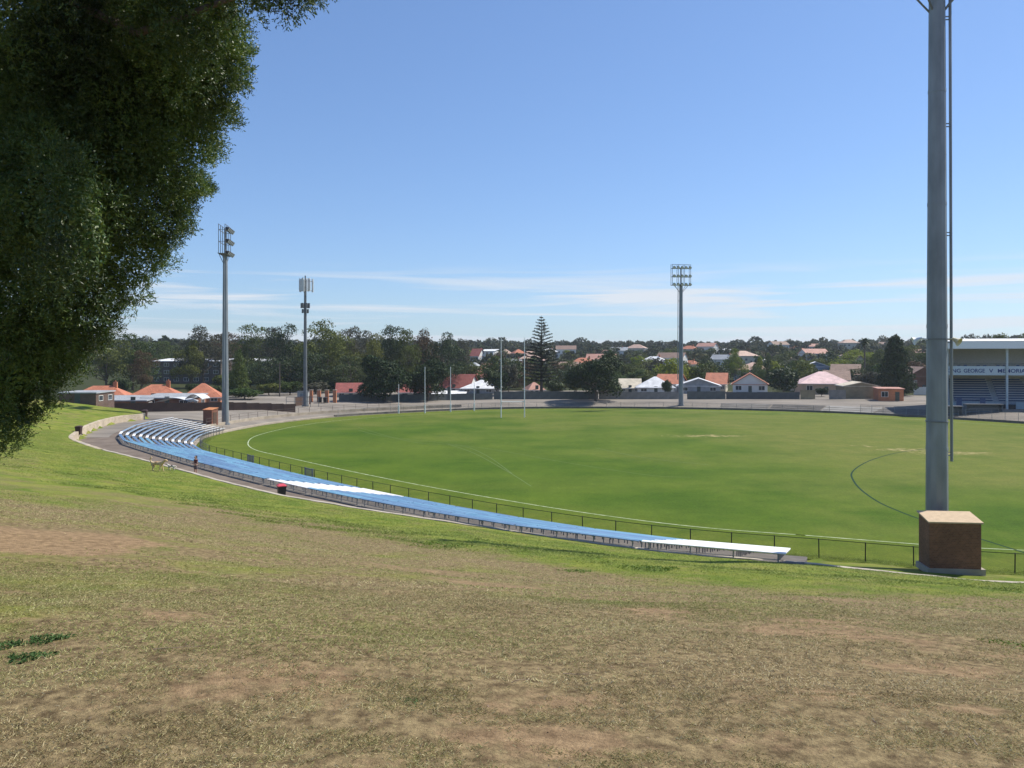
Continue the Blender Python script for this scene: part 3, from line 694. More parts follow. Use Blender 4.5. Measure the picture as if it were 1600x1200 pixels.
# ------------------------------------------------------------------ bins
def bin_(label, loc, lid, body, s=1, yaw=0):
    r = empty('wheelie_bin', loc, label, 'bin', None, rz=yaw, s=s); b = MB()
    for z0, z1, a0, a1 in ((.12,.93,.23,.29), (.93,.98,.31,.31)):
        vs = [(x*a, y*a*1.2, z) for z, a in ((z0,a0),(z1,a1)) for x, y in ((-1,-1),(1,-1),(1,1),(-1,1))]
        b.add(vs, [(0,3,2,1),(4,5,6,7),(0,1,5,4),(1,2,6,5),(2,3,7,6),(3,0,4,7)])
    b.build('body', body, r)
    l = MB(); vs = [(-.33,-.4,.983),(.33,-.4,.983),(.33,.42,.983),(-.33,.42,.983),(-.33,-.4,1.03),(.33,-.4,1.03),(.33,.42,1.03),(-.33,.42,1.03),(-.2,-.25,1.1),(.2,-.25,1.1),(.2,.3,1.12),(-.2,.3,1.12)]
    l.add(vs, [(0,3,2,1),(0,1,5,4),(1,2,6,5),(2,3,7,6),(3,0,4,7),(4,5,9,8),(5,6,10,9),(6,7,11,10),(7,4,8,11),(8,9,10,11)]); l.build('lid', lid, r)
    for x in (-.26, .26): MB().tube((x-.03,.3,.1), (x+.03,.3,.1), .1, n=12).build('wheel', dmetal, r)
    MB().tube((-.25,.43,.95), (.25,.43,.95), .02).build('handle', dmetal, r)
blk = mat('bin_black', (.018,.018,.02), .5); brn = mat('bin_brown', (.045,.022,.018), .6)
q = Vector(((440-800)*(H-1.75)/(780-YH), F*(H-1.75)/(780-YH), 1.75)); bin_('black wheelie bin with pink red lid beside the kerb', q, mat('bin_red', (.55,.06,.08), .5), blk, .92, R(25))
pad = MB().box(-1.1,-.35,0,1.1,.35,.34); o = pad.build('concrete_plinth', concrete, None); o.location = (q.x-1.3, q.y-.3, 1.75); o.rotation_euler.z = R(-38); tag(o, 'short concrete plinth just left of the red lidded bin', 'plinth')
for a, b, z, s_, lab in ((123,682,1.75,1.05,'dark brown bin by the bend of the low stone wall'),(226,654,1.76,1.25,'dark brown bin standing past the end of the low stone wall')):
    d_ = F*(H-z)/(b-YH); bin_(lab, hit(123, 682) if a == 123 else Vector(((a-800)*d_/F, d_, z)), brn, brn, s_, R(10))

# ------------------------------------------------------------------ houses
rt = lambda n, c, c2: stripes(n, c, c2, 'X', 2.6, kind='brick', row=.32, bump=.4)
ROOF = {'orange': rt('orange_tiles', (.40,.125,.06), (.50,.18,.09)), 'red': rt('red_tiles', (.22,.045,.035), (.30,.07,.05)),
        'grey': stripes('grey_iron', (.26,.28,.30), (.36,.38,.40), 'X', 6), 'white': stripes('white_iron', (.62,.63,.64), (.74,.75,.76), 'X', 6),
        'pink': stripes('pink_white_iron', (.62,.38,.36), (.78,.62,.60), 'X', 1.2), 'beige': stripes('beige_iron', (.50,.44,.33), (.62,.55,.43), 'X', 6),
        'brown': rt('brown_tiles', (.20,.12,.085), (.28,.18,.13)), 'salmon': rt('salmon_tiles', (.42,.27,.21), (.52,.36,.28)), 'palered': rt('pale_red_tiles', (.42,.20,.15), (.5,.27,.2))}
WALL = {'white': mat('white_render', (.66,.66,.64), .85, var=.06, scale=.6), 'cream': mat('cream_render', (.55,.50,.40), .85, var=.08, scale=.6), 'brick': obrick, 'brown': brick,
        'grey': stripes('grey_weatherboard', (.27,.29,.31), (.34,.36,.38), 'Z', 3), 'blue': stripes('blue_weatherboard', (.14,.19,.26), (.19,.25,.33), 'Z', 3),
        'tan': stripes('tan_sheet', (.24,.20,.125), (.32,.27,.17), 'X', 2), 'sand': mat('sandstone_render', (.42,.33,.24), .9, var=.1), 'umber': stripes('umber_brick', (.10,.06,.045), (.14,.085,.062), 'X', 4, kind='brick', row=.35), 'slate': mat('slate_render', (.095,.08,.07), .85, var=.15, scale=.5), 'green': stripes('green_board', (.10,.19,.16), (.14,.24,.2), 'Z', 3)}
glass = mat('window_glass', (.03,.04,.05), .08, spec=.9)
trim = mat('trim_white', (.68,.68,.66), .6, var=.04)
def house_geo(r, w_, dp, h, rh, roof, ridge, wm, rm, nwin=3, door=True, chim=False, ov_=.45, floors=1, gable_m=None):
    hw, hd = w_/2, dp/2
    W = MB().box(-hw,-hd,-1.2,hw,hd,h)
    if roof == 'gable' and rh > 0:
        if ridge == 'x':
            for x in (-hw+.002, hw-.002): W.add([(x,-hd,h),(x,hd,h),(x,0,h+rh*.97)], [(0,1,2)])
        else:
            for y in (-hd+.002, hd-.002): W.add([(-hw,y,h),(hw,y,h),(0,y,h+rh*.97)], [(0,1,2)])
    W.build('wall', wm, r)
    X, Y = hw+ov_, hd+ov_; t = .16; dz = rh*ov_/(hd if ridge == 'x' else hw); zb = h-dz+.02; zt = h+rh+.02
    rb = MB()
    if roof == 'flat':
        rb.add([(-X,-Y,h+.01),(X,-Y,h+.01),(X,Y,h+rh),(-X,Y,h+rh),(-X,-Y,h+.2),(X,-Y,h+.2),(X,Y,h+rh+.2),(-X,Y,h+rh+.2)], [(0,3,2,1),(4,5,6,7),(0,1,5,4),(1,2,6,5),(2,3,7,6),(3,0,4,7)])
    else:
        if ridge == 'x':
            e_ = X if roof == 'gable' else max(X-Y, .3); A = (-e_,0); B = (e_,0)
        else:
            e_ = Y if roof == 'gable' else max(Y-X, .3); A = (0,-e_); B = (0,e_)
        base = [(-X,-Y),(X,-Y),(X,Y),(-X,Y)]
        v = [(x,y,zb) for x,y in base]+[(x,y,zb+t) for x,y in base]+[(*A,zt+t),(*B,zt+t),(*A,zt-.02),(*B,zt-.02)]
        sides = [(0,1,5,4),(1,2,6,5),(2,3,7,6),(3,0,4,7)]
        if roof == 'gable': f = [(4,5,9,8),(6,7,8,9),(0,10,11,1),(2,11,10,3),(0,4,8,10),(10,8,7,3),(5,1,11,9),(9,11,2,6)] if ridge == 'x' else [(5,6,9,8),(7,4,8,9),(1,10,11,2),(3,11,10,0),(4,0,10,8),(8,10,1,5),(6,2,11,9),(9,11,3,7)]
        elif ridge == 'x': f = [(4,5,9,8),(6,7,8,9),(7,4,8),(5,6,9),(0,10,11,1),(2,11,10,3),(3,10,0),(1,11,2)]
        else: f = [(5,6,9,8),(7,4,8,9),(4,5,8),(6,7,9),(1,10,11,2),(3,11,10,0),(0,10,1),(2,11,3)]
        rb.add(v, sides+f)
    ro = rb.build('roof', rm, r)
    if chim: MB().box(-.4+w_*.22,-.35,h+rh*.3,.35+w_*.22,.35,h+rh+.9).box(-.1+w_*.22,-.12,h+rh+.9,.12+w_*.22,.12,h+rh+1.2).build('chimney', obrick, ro)
    if roof != 'flat' and rh > .8:
        g = MB()
        if roof == 'hip' or ridge == 'x':
            for y in (-Y-.09, Y+.003): g.box(-X, y, zb-.02, X, y+.087, zb+.12)
        if roof == 'hip' or ridge == 'y':
            for x in (-X-.09, X+.003): g.box(x, -Y, zb-.02, x+.087, Y, zb+.12)
        g.build('gutter', trim, ro)
    def window(cx, cz, ww, hh, side):
        f = MB(); p_ = MB(); e1 = .07
        if side == 'f':
            y = -hd
            f.box(cx-ww/2-e1, y-.06, cz-hh/2-e1, cx+ww/2+e1, y-.004, cz-hh/2).box(cx-ww/2-e1, y-.06, cz+hh/2, cx+ww/2+e1, y-.004, cz+hh/2+e1).box(cx-ww/2-e1, y-.06, cz-hh/2, cx-ww/2, y-.004, cz+hh/2).box(cx+ww/2, y-.06, cz-hh/2, cx+ww/2+e1, y-.004, cz+hh/2).box(cx-.03, y-.05, cz-hh/2, cx+.03, y-.004, cz+hh/2)
            p_.box(cx-ww/2, y-.02, cz-hh/2, cx+ww/2, y-.003, cz+hh/2)
        else:
            x = hw
            f.box(x+.004, cx-ww/2-e1, cz-hh/2-e1, x+.06, cx+ww/2+e1, cz-hh/2).box(x+.004, cx-ww/2-e1, cz+hh/2, x+.06, cx+ww/2+e1, cz+hh/2+e1).box(x+.004, cx-ww/2-e1, cz-hh/2, x+.06, cx-ww/2, cz+hh/2).box(x+.004, cx+ww/2, cz-hh/2, x+.06, cx+ww/2+e1, cz+hh/2)
            p_.box(x+.003, cx-ww/2, cz-hh/2, x+.02, cx+ww/2, cz+hh/2)
        fo = f.build('window', trim, r); p_.build('pane', glass, fo)
    fh = h/floors
    for fl in range(floors):
        for i in range(nwin):
            cx = -hw+w_*(i+.5)/nwin
            if door and fl == 0 and i == nwin//2: 
                d_ = MB().box(cx-.45,-hd-.05,.05,cx+.45,-hd-.003,2.1).build('door', mat('door_dark', (.06,.08,.07), .6), r); MB().box(cx+.3,-hd-.09,1.0,cx+.36,-hd-.05,1.08).build('handle', galv, d_); continue
            window(cx, fl*fh+fh*.58, min(1.5, w_/nwin*.5), min(1.2, fh*.42), 'f')
        for i in range(2): window(-hd+dp*(i+.5)/2, fl*fh+fh*.58, 1.2, min(1.1, fh*.4), 's')
def house(label, px0, px1, ye, yr, d, dp, roof, ridge, wc, rc, yaw=0, name='house', cat='house', group=None, **k):
    zg = tz(((px0+px1)/2-800)*d/F, d); cx = ((px0+px1)/2-800)*d/F
    w_ = (px1-px0)*d/F; 
    if yaw: w_ = max(w_/(abs(math.cos(R(yaw)))+.0)-dp*abs(math.sin(R(yaw)))*.4, 3)
    if 960 < px0 < 1320: w_ *= 1.06
    h = H-(ye-YH)*d/F-zg; rh = (ye-yr)*d/F
    r = empty(name, (cx, d+dp/2, zg), label, cat, group, rz=R(yaw))
    house_geo(r, w_, dp, h, rh, roof, ridge, WALL[wc], ROOF[rc], **k); return r
# left side
house('brown brick toilet block with green door at the far left of the car park', 92,150, 615,614,130,6,'flat','x','umber','grey',0,'toilet_block','building',nwin=1,door=True,ov_=.15)
house('orange hip roofed house left of the other two behind the brown fence', 100,190, 622,605,158,7.5,'hip','x','brick','orange',12,chim=True)
house('middle orange hip roofed house below the school building', 193,272, 620,603,160,7.5,'hip','x','brick','orange',14,chim=True)
house('orange hip roofed house right of the middle one near the left tower', 277,336, 620,601,162,7.5,'hip','x','brick','orange',16,chim=False)
house('long low grey iron shed roof beside the toilet block', 148,228, 627,622,147,7,'flat','x','brown','grey',0,'shed','shed',nwin=2,ov_=.3)
house('low grey skillion shed behind the brown fence under the middle orange roof', 222,300, 623,618.5,150,7,'flat','x','brown','grey',0,'shed','shed',nwin=3,ov_=.3)
house('two storey brick school building with white roof edge among the trees', 237,345, 565,561,262,14,'flat','x','slate','white',0,'school_building','building',nwin=7,door=False,floors=3,ov_=.3)
house('green walled school wing with pale roof seen between trees right of the tower', 372,422, 584,581,255,10,'flat','x','green','white',0,'school_building','building',nwin=4,door=False,floors=2,ov_=.3)
house('far end school wing with white roof edge above the green one', 375,424, 565,561,280,10,'flat','x','grey','white',0,'school_building','building',nwin=4,door=False,floors=2,ov_=.3)
# white marquee / car covers over the fence
for a, b, y0, lab in ((250,304,627,'low white canvas cover behind the brown fence'),(296,322,622,'small pale arched cover beside the white canvas one')):
    d_ = 146; r = empty('canvas_cover', (((a+b)/2-800)*d_/F, d_, tz(((a+b)/2-800)*d_/F, d_)), lab, 'cover'); w_ = (b-a)*d_/F; hh = H-(y0-YH)*d_/F-r.location.z
    m_ = MB(); n = 10
    vs = [(-w_/2+w_*i/n, yy, hh+.75*math.sin(math.pi*i/n)+e_) for yy in (-2, 2) for i in range(n+1) for e_ in (0,)]
    m_.add(vs, [(i, i+1, n+2+i, n+1+i) for i in range(n)]); m_.add([(x, y, z-.08) for x, y, z in vs], [(n+1+i, n+2+i, i+1, i) for i in range(n)]); m_.build('canopy', pale, r)
    l_ = MB()
    for x in (-w_/2+.1, w_/2-.1):
        for y in (-1.9, 1.9): l_.tube((x,y,-.3), (x,y,hh), .05)
    l_.build('frame', galvd, r)
# centre
house('small dark red roofed house behind brick gate pillars and pink awning', 521,566, 613,600,190,8,'gable','x','cream','red',10)
house('red roofed house half hidden behind the round fig trees', 618,668, 613,603,198,8,'gable','x','white','red',12)
house('low white flat roofed hall between fig trees and white roof', 668,726, 616.5,613.5,212,8,'flat','x','white','white',0,'hall','building',nwin=6,ov_=.3)
house('red tiled house with two white gables left of the white shed roof', 690,742, 606,586,232,11,'gable','x','white','red',-14)
house('large white iron roofed shed behind the posts of the oval', 724,779, 607,595.5,218,12,'hip','x','grey','white',-8,'shed','shed')
house('red roofed house just above the large white iron roof', 722,764, 590,579,262,10,'hip','x','white','red',20)
house('orange roofed house low behind the norfolk pine', 822,848, 609,599,224,8,'hip','x','white','palered',10)
house('terrace house with red roof and white side walls on the skyline', 737,754, 556,545,420,9,'gable','x','white','red',-20,floors=2)
house('white block of flats beside the red roofed terrace on the skyline', 753,776, 549,546,425,9,'flat','x','white','white',-15,'apartment_building','building',floors=4)
house('pale house low on the rise under the white block of flats', 730,752, 575,567,330,9,'hip','x','grey','grey',-15)
house('orange roofed house on the rise left of the norfolk pine', 800,820, 552,546,430,10,'hip','x','sand','orange',12,floors=2)
house('tan roofed house on the rise beside the orange roofed one', 780,800, 553,546,440,10,'hip','x','sand','salmon',12,floors=2)
# right of the dark fig
house('cream flat roofed house right of the dark fig tree', 972,1004, 606,593,226,9,'gable','x','cream','beige',-8)
house('white iron hip roofed house with its front gable to the field', 1001,1056, 605,590,217,9,'hip','x','white','white',-8)
house('orange tiled house directly behind the white iron hip roof', 1034,1076, 600,586,229,13,'gable','x','white','orange',-24)
house('grey gabled house with wide pale gable right of the far tower', 1066,1130, 603,592,219,10,'gable','y','grey','white',-12)
house('orange tiled house behind the wide pale gable', 1112,1146, 600,584,230,12,'gable','x','cream','orange',-18)
house('grey gable house with white lower wall and orange roof', 1154,1208, 600,584,219,11,'gable','y','white','orange',-16)
house('salmon roofed big house on the slope above the orange roofs', 1158,1212, 578,567,300,14,'hip','x','white','salmon',-10)
house('small gabled grey house between the dark tree and the blue house', 1238,1266, 588,577,255,10,'gable','y','grey','grey',-12)
house('low pale red roof house left of the pink iron roof', 1240,1268, 598,589,238,9,'hip','x','cream','palered',-10)
house('two storey blue weatherboard house with pale skillion roofs', 1263,1303, 573,566,262,10,'gable','y','blue','white',-18,floors=2)
house('house with pink and white striped iron hip roof above the carpark', 1260,1334, 599,582,214,11,'hip','x','sand','pink',-10)
house('brown tiled house just behind the pink striped roof', 1300,1340, 594,580,232,12,'gable','x','cream','brown',-20)
house('grey gabled house with brown roof behind the brown tiled one', 1312,1356, 585,570,252,12,'gable','x','grey','brown',-24)
house('cream gabled house under the yellow green tree', 1340,1370, 570,556,290,12,'gable','y','cream','brown',-22,floors=2)
house('long low tan sheet shed with shallow gable by the car park', 1324,1380, 604,598,193,9,'gable','y','tan','beige',-10,'shed','shed',nwin=0,door=False,ov_=.15)
house('small orange brick kiosk with green door beside the tan shed', 1378,1417, 608.5,607.5,184,6,'flat','x','brick','palered',-14,'kiosk','building',nwin=2,ov_=.25)
house('dark brown gabled house with pale garage door left of the grandstand', 1424,1470, 587,574,226,11,'gable','y','brown','brown',-6)
house('small pale gabled house above the dark brown gable', 1432,1462, 578,567,270,10,'gable','y','cream','beige',-12)

# ------------------------------------------------------------------ property fences
def board_fence(label, pts, h, m, pw=2.4, name='board_fence'):
    pts = [Vector(p) for p in pts]; r = empty(name, pts[0], label, 'fence'); o = pts[0].copy(); k = 0
    pp = MB().box(-.06,-.06,-.3,.06,.06,h+.05); proto = None
    for a, b in zip(pts, pts[1:]):
        n = max(1, round((b-a).length/pw)); ang = math.atan2(b.y-a.y, b.x-a.x)
        for i in range(n):
            p0, p1 = a+(b-a)*i/n-o, a+(b-a)*(i+1)/n-o; L_ = (p1-p0).length; dh = random.uniform(-.03,.03)
            c = pp.build('post', m, r) if proto is None else link(proto.copy(), r); proto = proto or c; c.location = p0; c.rotation_euler.z = ang
            q = MB().box(.061,-.02,-.4,L_-.061,.02,h+dh).build('panel', m, r); q.location = p0; q.rotation_euler.z = ang
def dp_(px, d): q = on(px, d); return (q.x, q.y, q.z)
random.seed(5)
brownf = stripes('brown_boards', (.075,.045,.035), (.105,.065,.05), 'X', 5)
greyf = stripes('grey_steel_sheet', (.10,.112,.105), (.135,.148,.14), 'X', 4)
paleg = stripes('pale_grey_sheet', (.21,.205,.19), (.27,.26,.24), 'X', 4)
board_fence('long brown board fence round the car park behind left tower', [dp_(150,137), dp_(262,141), dp_(345,145), dp_(462,152)], 1.5, brownf)
board_fence('weathered brown board fence between the phone tower and brick pillars', [dp_(462,160), dp_(486,166)], 1.8, brownf)
board_fence('dark fence panels in the shade of the fig trees', [dp_(530,176), dp_(620,183), dp_(700,190), dp_(770,194)], 1.5, greyf)
board_fence('green grey steel fence below the norfolk pine', [dp_(772,195), dp_(860,196), dp_(935,196)], 1.9, greyf)
board_fence('pale grey steel fence left of the far floodlight tower', [dp_(936,196), dp_(1000,196), dp_(1062,196)], 1.75, paleg)
board_fence('dark grey steel fence right of the far floodlight tower', [dp_(1074,195), dp_(1134,195)], 1.9, greyf)
board_fence('charcoal steel fence below the grey gable house', [dp_(1135,195), dp_(1250,193)], 1.7, stripes('charcoal_sheet', (.07,.08,.085), (.10,.11,.115), 'X', 4))
board_fence('tan sheet fence below the pink striped roof', [dp_(1251,193), dp_(1274,193)], 2.2, WALL['tan'])
board_fence('pale fence beside the tan shed with dark opening', [dp_(1296,192), dp_(1322,192)], 2.2, paleg)
board_fence('white gate fence in front of the dark brown gabled house', [dp_(1428,214), dp_(1450,214)], 2.0, trim, pw=1.2)
# brick gate pillars with bins
gp = empty('gate_pillars', on(505, 172), 'row of orange brick pillars at the car park entrance', 'gate pillars')
for i, x in enumerate((-2.6, -.9, .8, 2.5)):
    pb = MB().box(x-.35,-.35,-.4,x+.35,.35,2.6).build('pillar', obrick, gp); MB().box(x-.42,-.42,2.6,x+.42,.42,2.72).build('cap', concrete, pb)
for i, (x, lab) in enumerate(((500,'dark bin left of two in front of the brick pillars'),(508,'dark bin right of two in front of the brick pillars'))):
    bin_(lab, on(x, 169), blk, blk, 1.2)
# utility poles
for a, y0, y1, d_, lab in ((437,620,566,190,'thin wooden utility pole among bushes left of the phone tower'),(1163,560,534,420,'far wooden pole above the hillside roofs')):
    q = on(a, d_); h = H-(y1-YH)*d_/F-q.z; r = empty('utility_pole', q, lab, 'utility pole')
    MB().tube((0,0,-.2), (0,0,h), .16, .11).build('pole', mat('pole_wood', (.10,.085,.07), .9), r); MB().box(-1,-.06,h-.7,1,.06,h-.55).build('crossarm', mat('pole_wood', None), r)

# ------------------------------------------------------------------ grandstand
q = on(1477, 160); gs = empty('grandstand', (q.x, 160, 1.3), 'two level grandstand with white roof and blue lettering on its balcony', 'grandstand', rz=R(-11))
GZ = 1.3; zz = lambda y: H-(y-YH)*160/F-GZ
gw, gd = 52, 12
cream = mat('stand_cream', (.74,.72,.66), .8, var=.06); sblue = mat('stand_blue_grey', (.30,.38,.42), .8, var=.08); navy = mat('navy_paint', (.06,.10,.20), .6)
zr = zz(545)
MB().box(-.5,-1.6,zr+.0,gw,-1.45,zr+1.35).build('fascia', mat('roof_fascia_white', (.84,.85,.86), .5, var=.02), gs)
rf = MB().add([(-.8,-1.6,zr+1.36),(gw,-1.6,zr+1.36),(gw,gd,zr+2.1),(-.8,gd,zr+2.1),(-.8,-1.6,zr+1.5),(gw,-1.6,zr+1.5),(gw,gd,zr+2.25),(-.8,gd,zr+2.25)], [(0,3,2,1),(4,5,6,7),(0,1,5,4),(1,2,6,5),(2,3,7,6),(3,0,4,7)]).build('roof', ROOF['white'], gs)
MB().box(-.3,-1.3,zr+.02,gw,gd-.2,zr+.1).build('ceiling', cream, gs)
zb0, zb1 = zz(586), zz(572)
bal = MB().box(0,-.15,zb0,gw,.15,zb1).build('balcony_front', mat('balcony_pale', (.56,.63,.66), .8, var=.04), gs)
MB().box(0,.16,zb0,gw,5,zb0+.25).build('upper_floor', cream, gs)
MB().box(0,gd-.3,-.5,gw,gd,zr).build('rear_wall', cream, gs)
MB().box(0,.2,-.5,.3,gd-.31,zr-.01).build('side_wall', mat('stand_side', (.5,.53,.54), .8), gs)
MB().box(0,4.6,zb0+.26,gw,4.8,zb1+.6).build('rear_partition', mat('box_front', (.42,.39,.32), .8), gs)
colp = None
for x in (.25, 11.1, 16.3, 21.5, 27, 32.5, 38, 43.5, 49):
    c = MB().box(-.18,-.5,-.2,.18,-.17,zr-.01).build('column', mat('column_pale', (.50,.56,.58), .7), gs) if colp is None else link(colp.copy(), gs)
    colp = colp or c; c.location = (x,0,0)
# seating tiers
z0 = zz(624); nrow = 10
st = MB(); 
for i in range(nrow): st.box(.6, .9+i*.95, -.3, gw, .9+(i+1)*.95, z0-.35+i*.44)
st.build('tiers', mat('tier_concrete', (.30,.34,.38), .9), gs)
def tiers(x0, x1, i):
    MB().box(x0, 1.3+i*.95, z0-.02+i*.44, x1, 1.62+i*.95, z0+.06+i*.44).build('seat_plank', pale, gs)
    MB().box(x0, 1.62+i*.95, z0-.34+i*.44, x1, 1.66+i*.95, z0-.03+i*.44).build('seat_back', navy, gs)
for i in range(nrow):
    sh_ = i*.42
    tiers(2.4+sh_*.0+max(0, (i-3))*.25, 9.2+sh_*.45, i); tiers(10.4+sh_*.45, 17.5, i); tiers(18.6, 28, i)
MB().box(.4,-.1,-.5,10.0,.12,z0-.45).box(12.8,-.1,-.5,gw,.12,z0-.45).build('lower_wall', sblue, gs)
MB().box(10.0,-.0,-.5,12.8,.1,z0-.9).build('tunnel_mouth', mat('tunnel_dark', (.02,.025,.03), .9), gs)
for x in (2, 6.3): MB().box(x,-.16,.1,x+1,-.103,2.0).build('door', navy, gs)
b2 = MB()
for i in range(14): b2.box(3+i*1.2, 2.2, zb1-1.0, 3.5+i*1.2, 2.5, zb1+.1+.15*math.sin(i*2.2))
b2.build('upper_seats', navy, gs)
# lettering on the balcony
def text_mesh(s, size, m, parent, loc, xs=1):
    c = D.curves.new('t', 'FONT'); c.body = s; c.size = size; c.extrude = .02; c.offset = .012; c.align_x = 'LEFT'
    o = D.objects.new('t', c); COL.objects.link(o); bpy.context.view_layer.update()
    me = D.meshes.new_from_object(o.evaluated_get(bpy.context.evaluated_depsgraph_get())); D.objects.remove(o); me.materials.clear(); me.materials.append(m)
    wd = max(v.co.x for v in me.vertices)-min(v.co.x for v in me.vertices); k = xs/wd
    t = D.objects.new('lettering', me); link(t, parent); t.rotation_euler = (R(90), 0, 0); t.scale = (k, 1, 1); t.location = loc; return t
lb = mat('letter_blue', (.025,.055,.20), .6, var=.02)
def lx(px):  # photo column -> metres along the stand's front
    t = (px-800)/F; c, s_ = math.cos(R(-11)), math.sin(R(-11)); return (t*160-gs.location.x)/(c-t*s_)
for wd, a, b in (('KING', 1478, 1500), ('GEORGE', 1505, 1538), ('V', 1545, 1551.5), ('MEMORIAL', 1558, 1606), ('GRANDSTAND', 1613, 1668)):
    text_mesh(wd, 1.05, lb, bal, (lx(a), -.175, (zb0+zb1)/2-.37), lx(b)-lx(a))
# dugout shelters in front
for x0, w_, lab in ((1511, 54, 'dark players shelter with mesh front below the grandstand seats'),(1478, 26, 'low dark dugout directly left of the larger players shelter')):
    d_ = 151; zq = tz((x0-800)*d_/F, d_); r = empty('players_shelter', ((x0-800)*d_/F, d_, zq), lab, 'shelter', rz=R(-6)); w_ = w_*d_/F
    MB().box(0,1.6,-.2,w_,1.7,1.9).box(0,0.3,-.2,.1,1.6,1.9).box(w_-.1,0.3,-.2,w_,1.6,1.9).build('panel', mat('shelter_grey', (.10,.13,.15), .7), r)
    MB().box(-.1,0,1.91,w_+.1,1.8,2.0).build('roof', galvd, r); MB().box(.3,1.0,.4,w_-.3,1.4,.48).box(.4,1.15,-.1,.5,1.25,.4).box(w_-.5,1.15,-.1,w_-.4,1.25,.4).build('bench_seat', bluep, r)
    m_ = MB()
    for i in range(6): m_.box(i*w_/5-.02, -.9, -.2, i*w_/5+.02, -.86, 1.2)
    m_.box(0,-.9,1.15,w_,-.86,1.2).build('front_rail', galv, r)

# ------------------------------------------------------------------ foliage
RG_ = np.random.default_rng(7)
def leaves(C, Nrm, size, asp, rng, tilt=.7):
    """one rhombus leaf clump at each point"""
    n = len(C); nr = Nrm+rng.normal(0, tilt, (n, 3)); nr /= np.linalg.norm(nr, axis=1)[:, None]
    t = rng.normal(0, 1, (n, 3)); t -= nr*(t*nr).sum(1)[:, None]; t /= np.linalg.norm(t, axis=1)[:, None]; b = np.cross(nr, t)
    s = size*rng.uniform(.6, 1.35, (n, 1)); w_ = s*asp
    bend = nr*s*rng.uniform(-.25, .25, (n, 1))
    V = np.stack([C-t*s, C+b*w_+bend, C+t*s, C-b*w_+bend*.5], 1).reshape(-1, 3)
    return V, np.arange(n*4).reshape(-1, 4)
def blob_points(blobs, n, rng, shell=.35):
    B = np.array(blobs, float); vol = (B[:, 3]*B[:, 4]+B[:, 4]*B[:, 5]+B[:, 3]*B[:, 5]); pr = vol/vol.sum()
    ix = rng.choice(len(B), n, p=pr); u = rng.normal(0, 1, (n, 3)); u /= np.linalg.norm(u, axis=1)[:, None]
    u[:, 2] = np.where((u[:, 2] < -.3) & (rng.random(n) < .5), -u[:, 2], u[:, 2])
    r = 1-shell*rng.random(n)**1.5; ph = ix*1.7
    r *= 1+.13*np.sin(u[:, 0]*5+ph)*np.sin(u[:, 2]*6+ph*2)+.07*np.sin(u[:, 1]*11+ph)+.05*np.sin(u[:, 2]*17+u[:, 0]*9)
    return B[ix, :3]+u*B[ix, 3:6]*r[:, None], u, ix
bark = mat('bark', (.11,.09,.07), .95, var=.25, scale=2, stretch=(3,3,.6), bump=.5)
pbark = mat('pale_bark', (.30,.26,.21), .9, var=.25, scale=2, stretch=(3,3,.6))
FOL = {'olive': mat('olive_foliage', (.042,.060,.012), .7, c2=(.125,.155,.030), scale=.6, objvar=.28, trans=.22, spec=.2),
       'dark': mat('dark_foliage', (.018,.034,.009), .6, c2=(.060,.094,.020), scale=.6, objvar=.22, trans=.18, spec=.3),
       'deep': mat('deep_green_foliage', (.010,.023,.007), .6, c2=(.045,.075,.018), scale=.8, objvar=.1, trans=.1, spec=.15),
       'brown': mat('brown_foliage', (.075,.050,.026), .8, c2=(.125,.085,.045), scale=.6, objvar=.2, trans=.2, spec=.2),
       'grey': mat('grey_foliage', (.062,.066,.042), .8, c2=(.105,.105,.068), scale=.6, objvar=.25, trans=.2, spec=.2),
       'lime': mat('lime_foliage', (.13,.17,.015), .7, c2=(.23,.27,.03), scale=.6, objvar=.12, trans=.3, spec=.2),
       'green': mat('green_foliage', (.045,.080,.016), .7, c2=(.090,.130,.028), scale=.6, objvar=.25, trans=.25, spec=.2)}
def limb_mesh(mb, a, b, r0, r1, rng, n=3):
    pts = [Vector(a)]; 
    for i in range(1, n+1):
        t = i/n; p = Vector(a).lerp(Vector(b), t)
        if i < n: p += Vector(rng.normal(0, .05*(Vector(b)-Vector(a)).length, 3))
        pts.append(p)
    for i in range(n): mb.tube(pts[i], pts[i+1], r0+(r1-r0)*i/n, r0+(r1-r0)*(i+1)/n, n=7, caps=False)
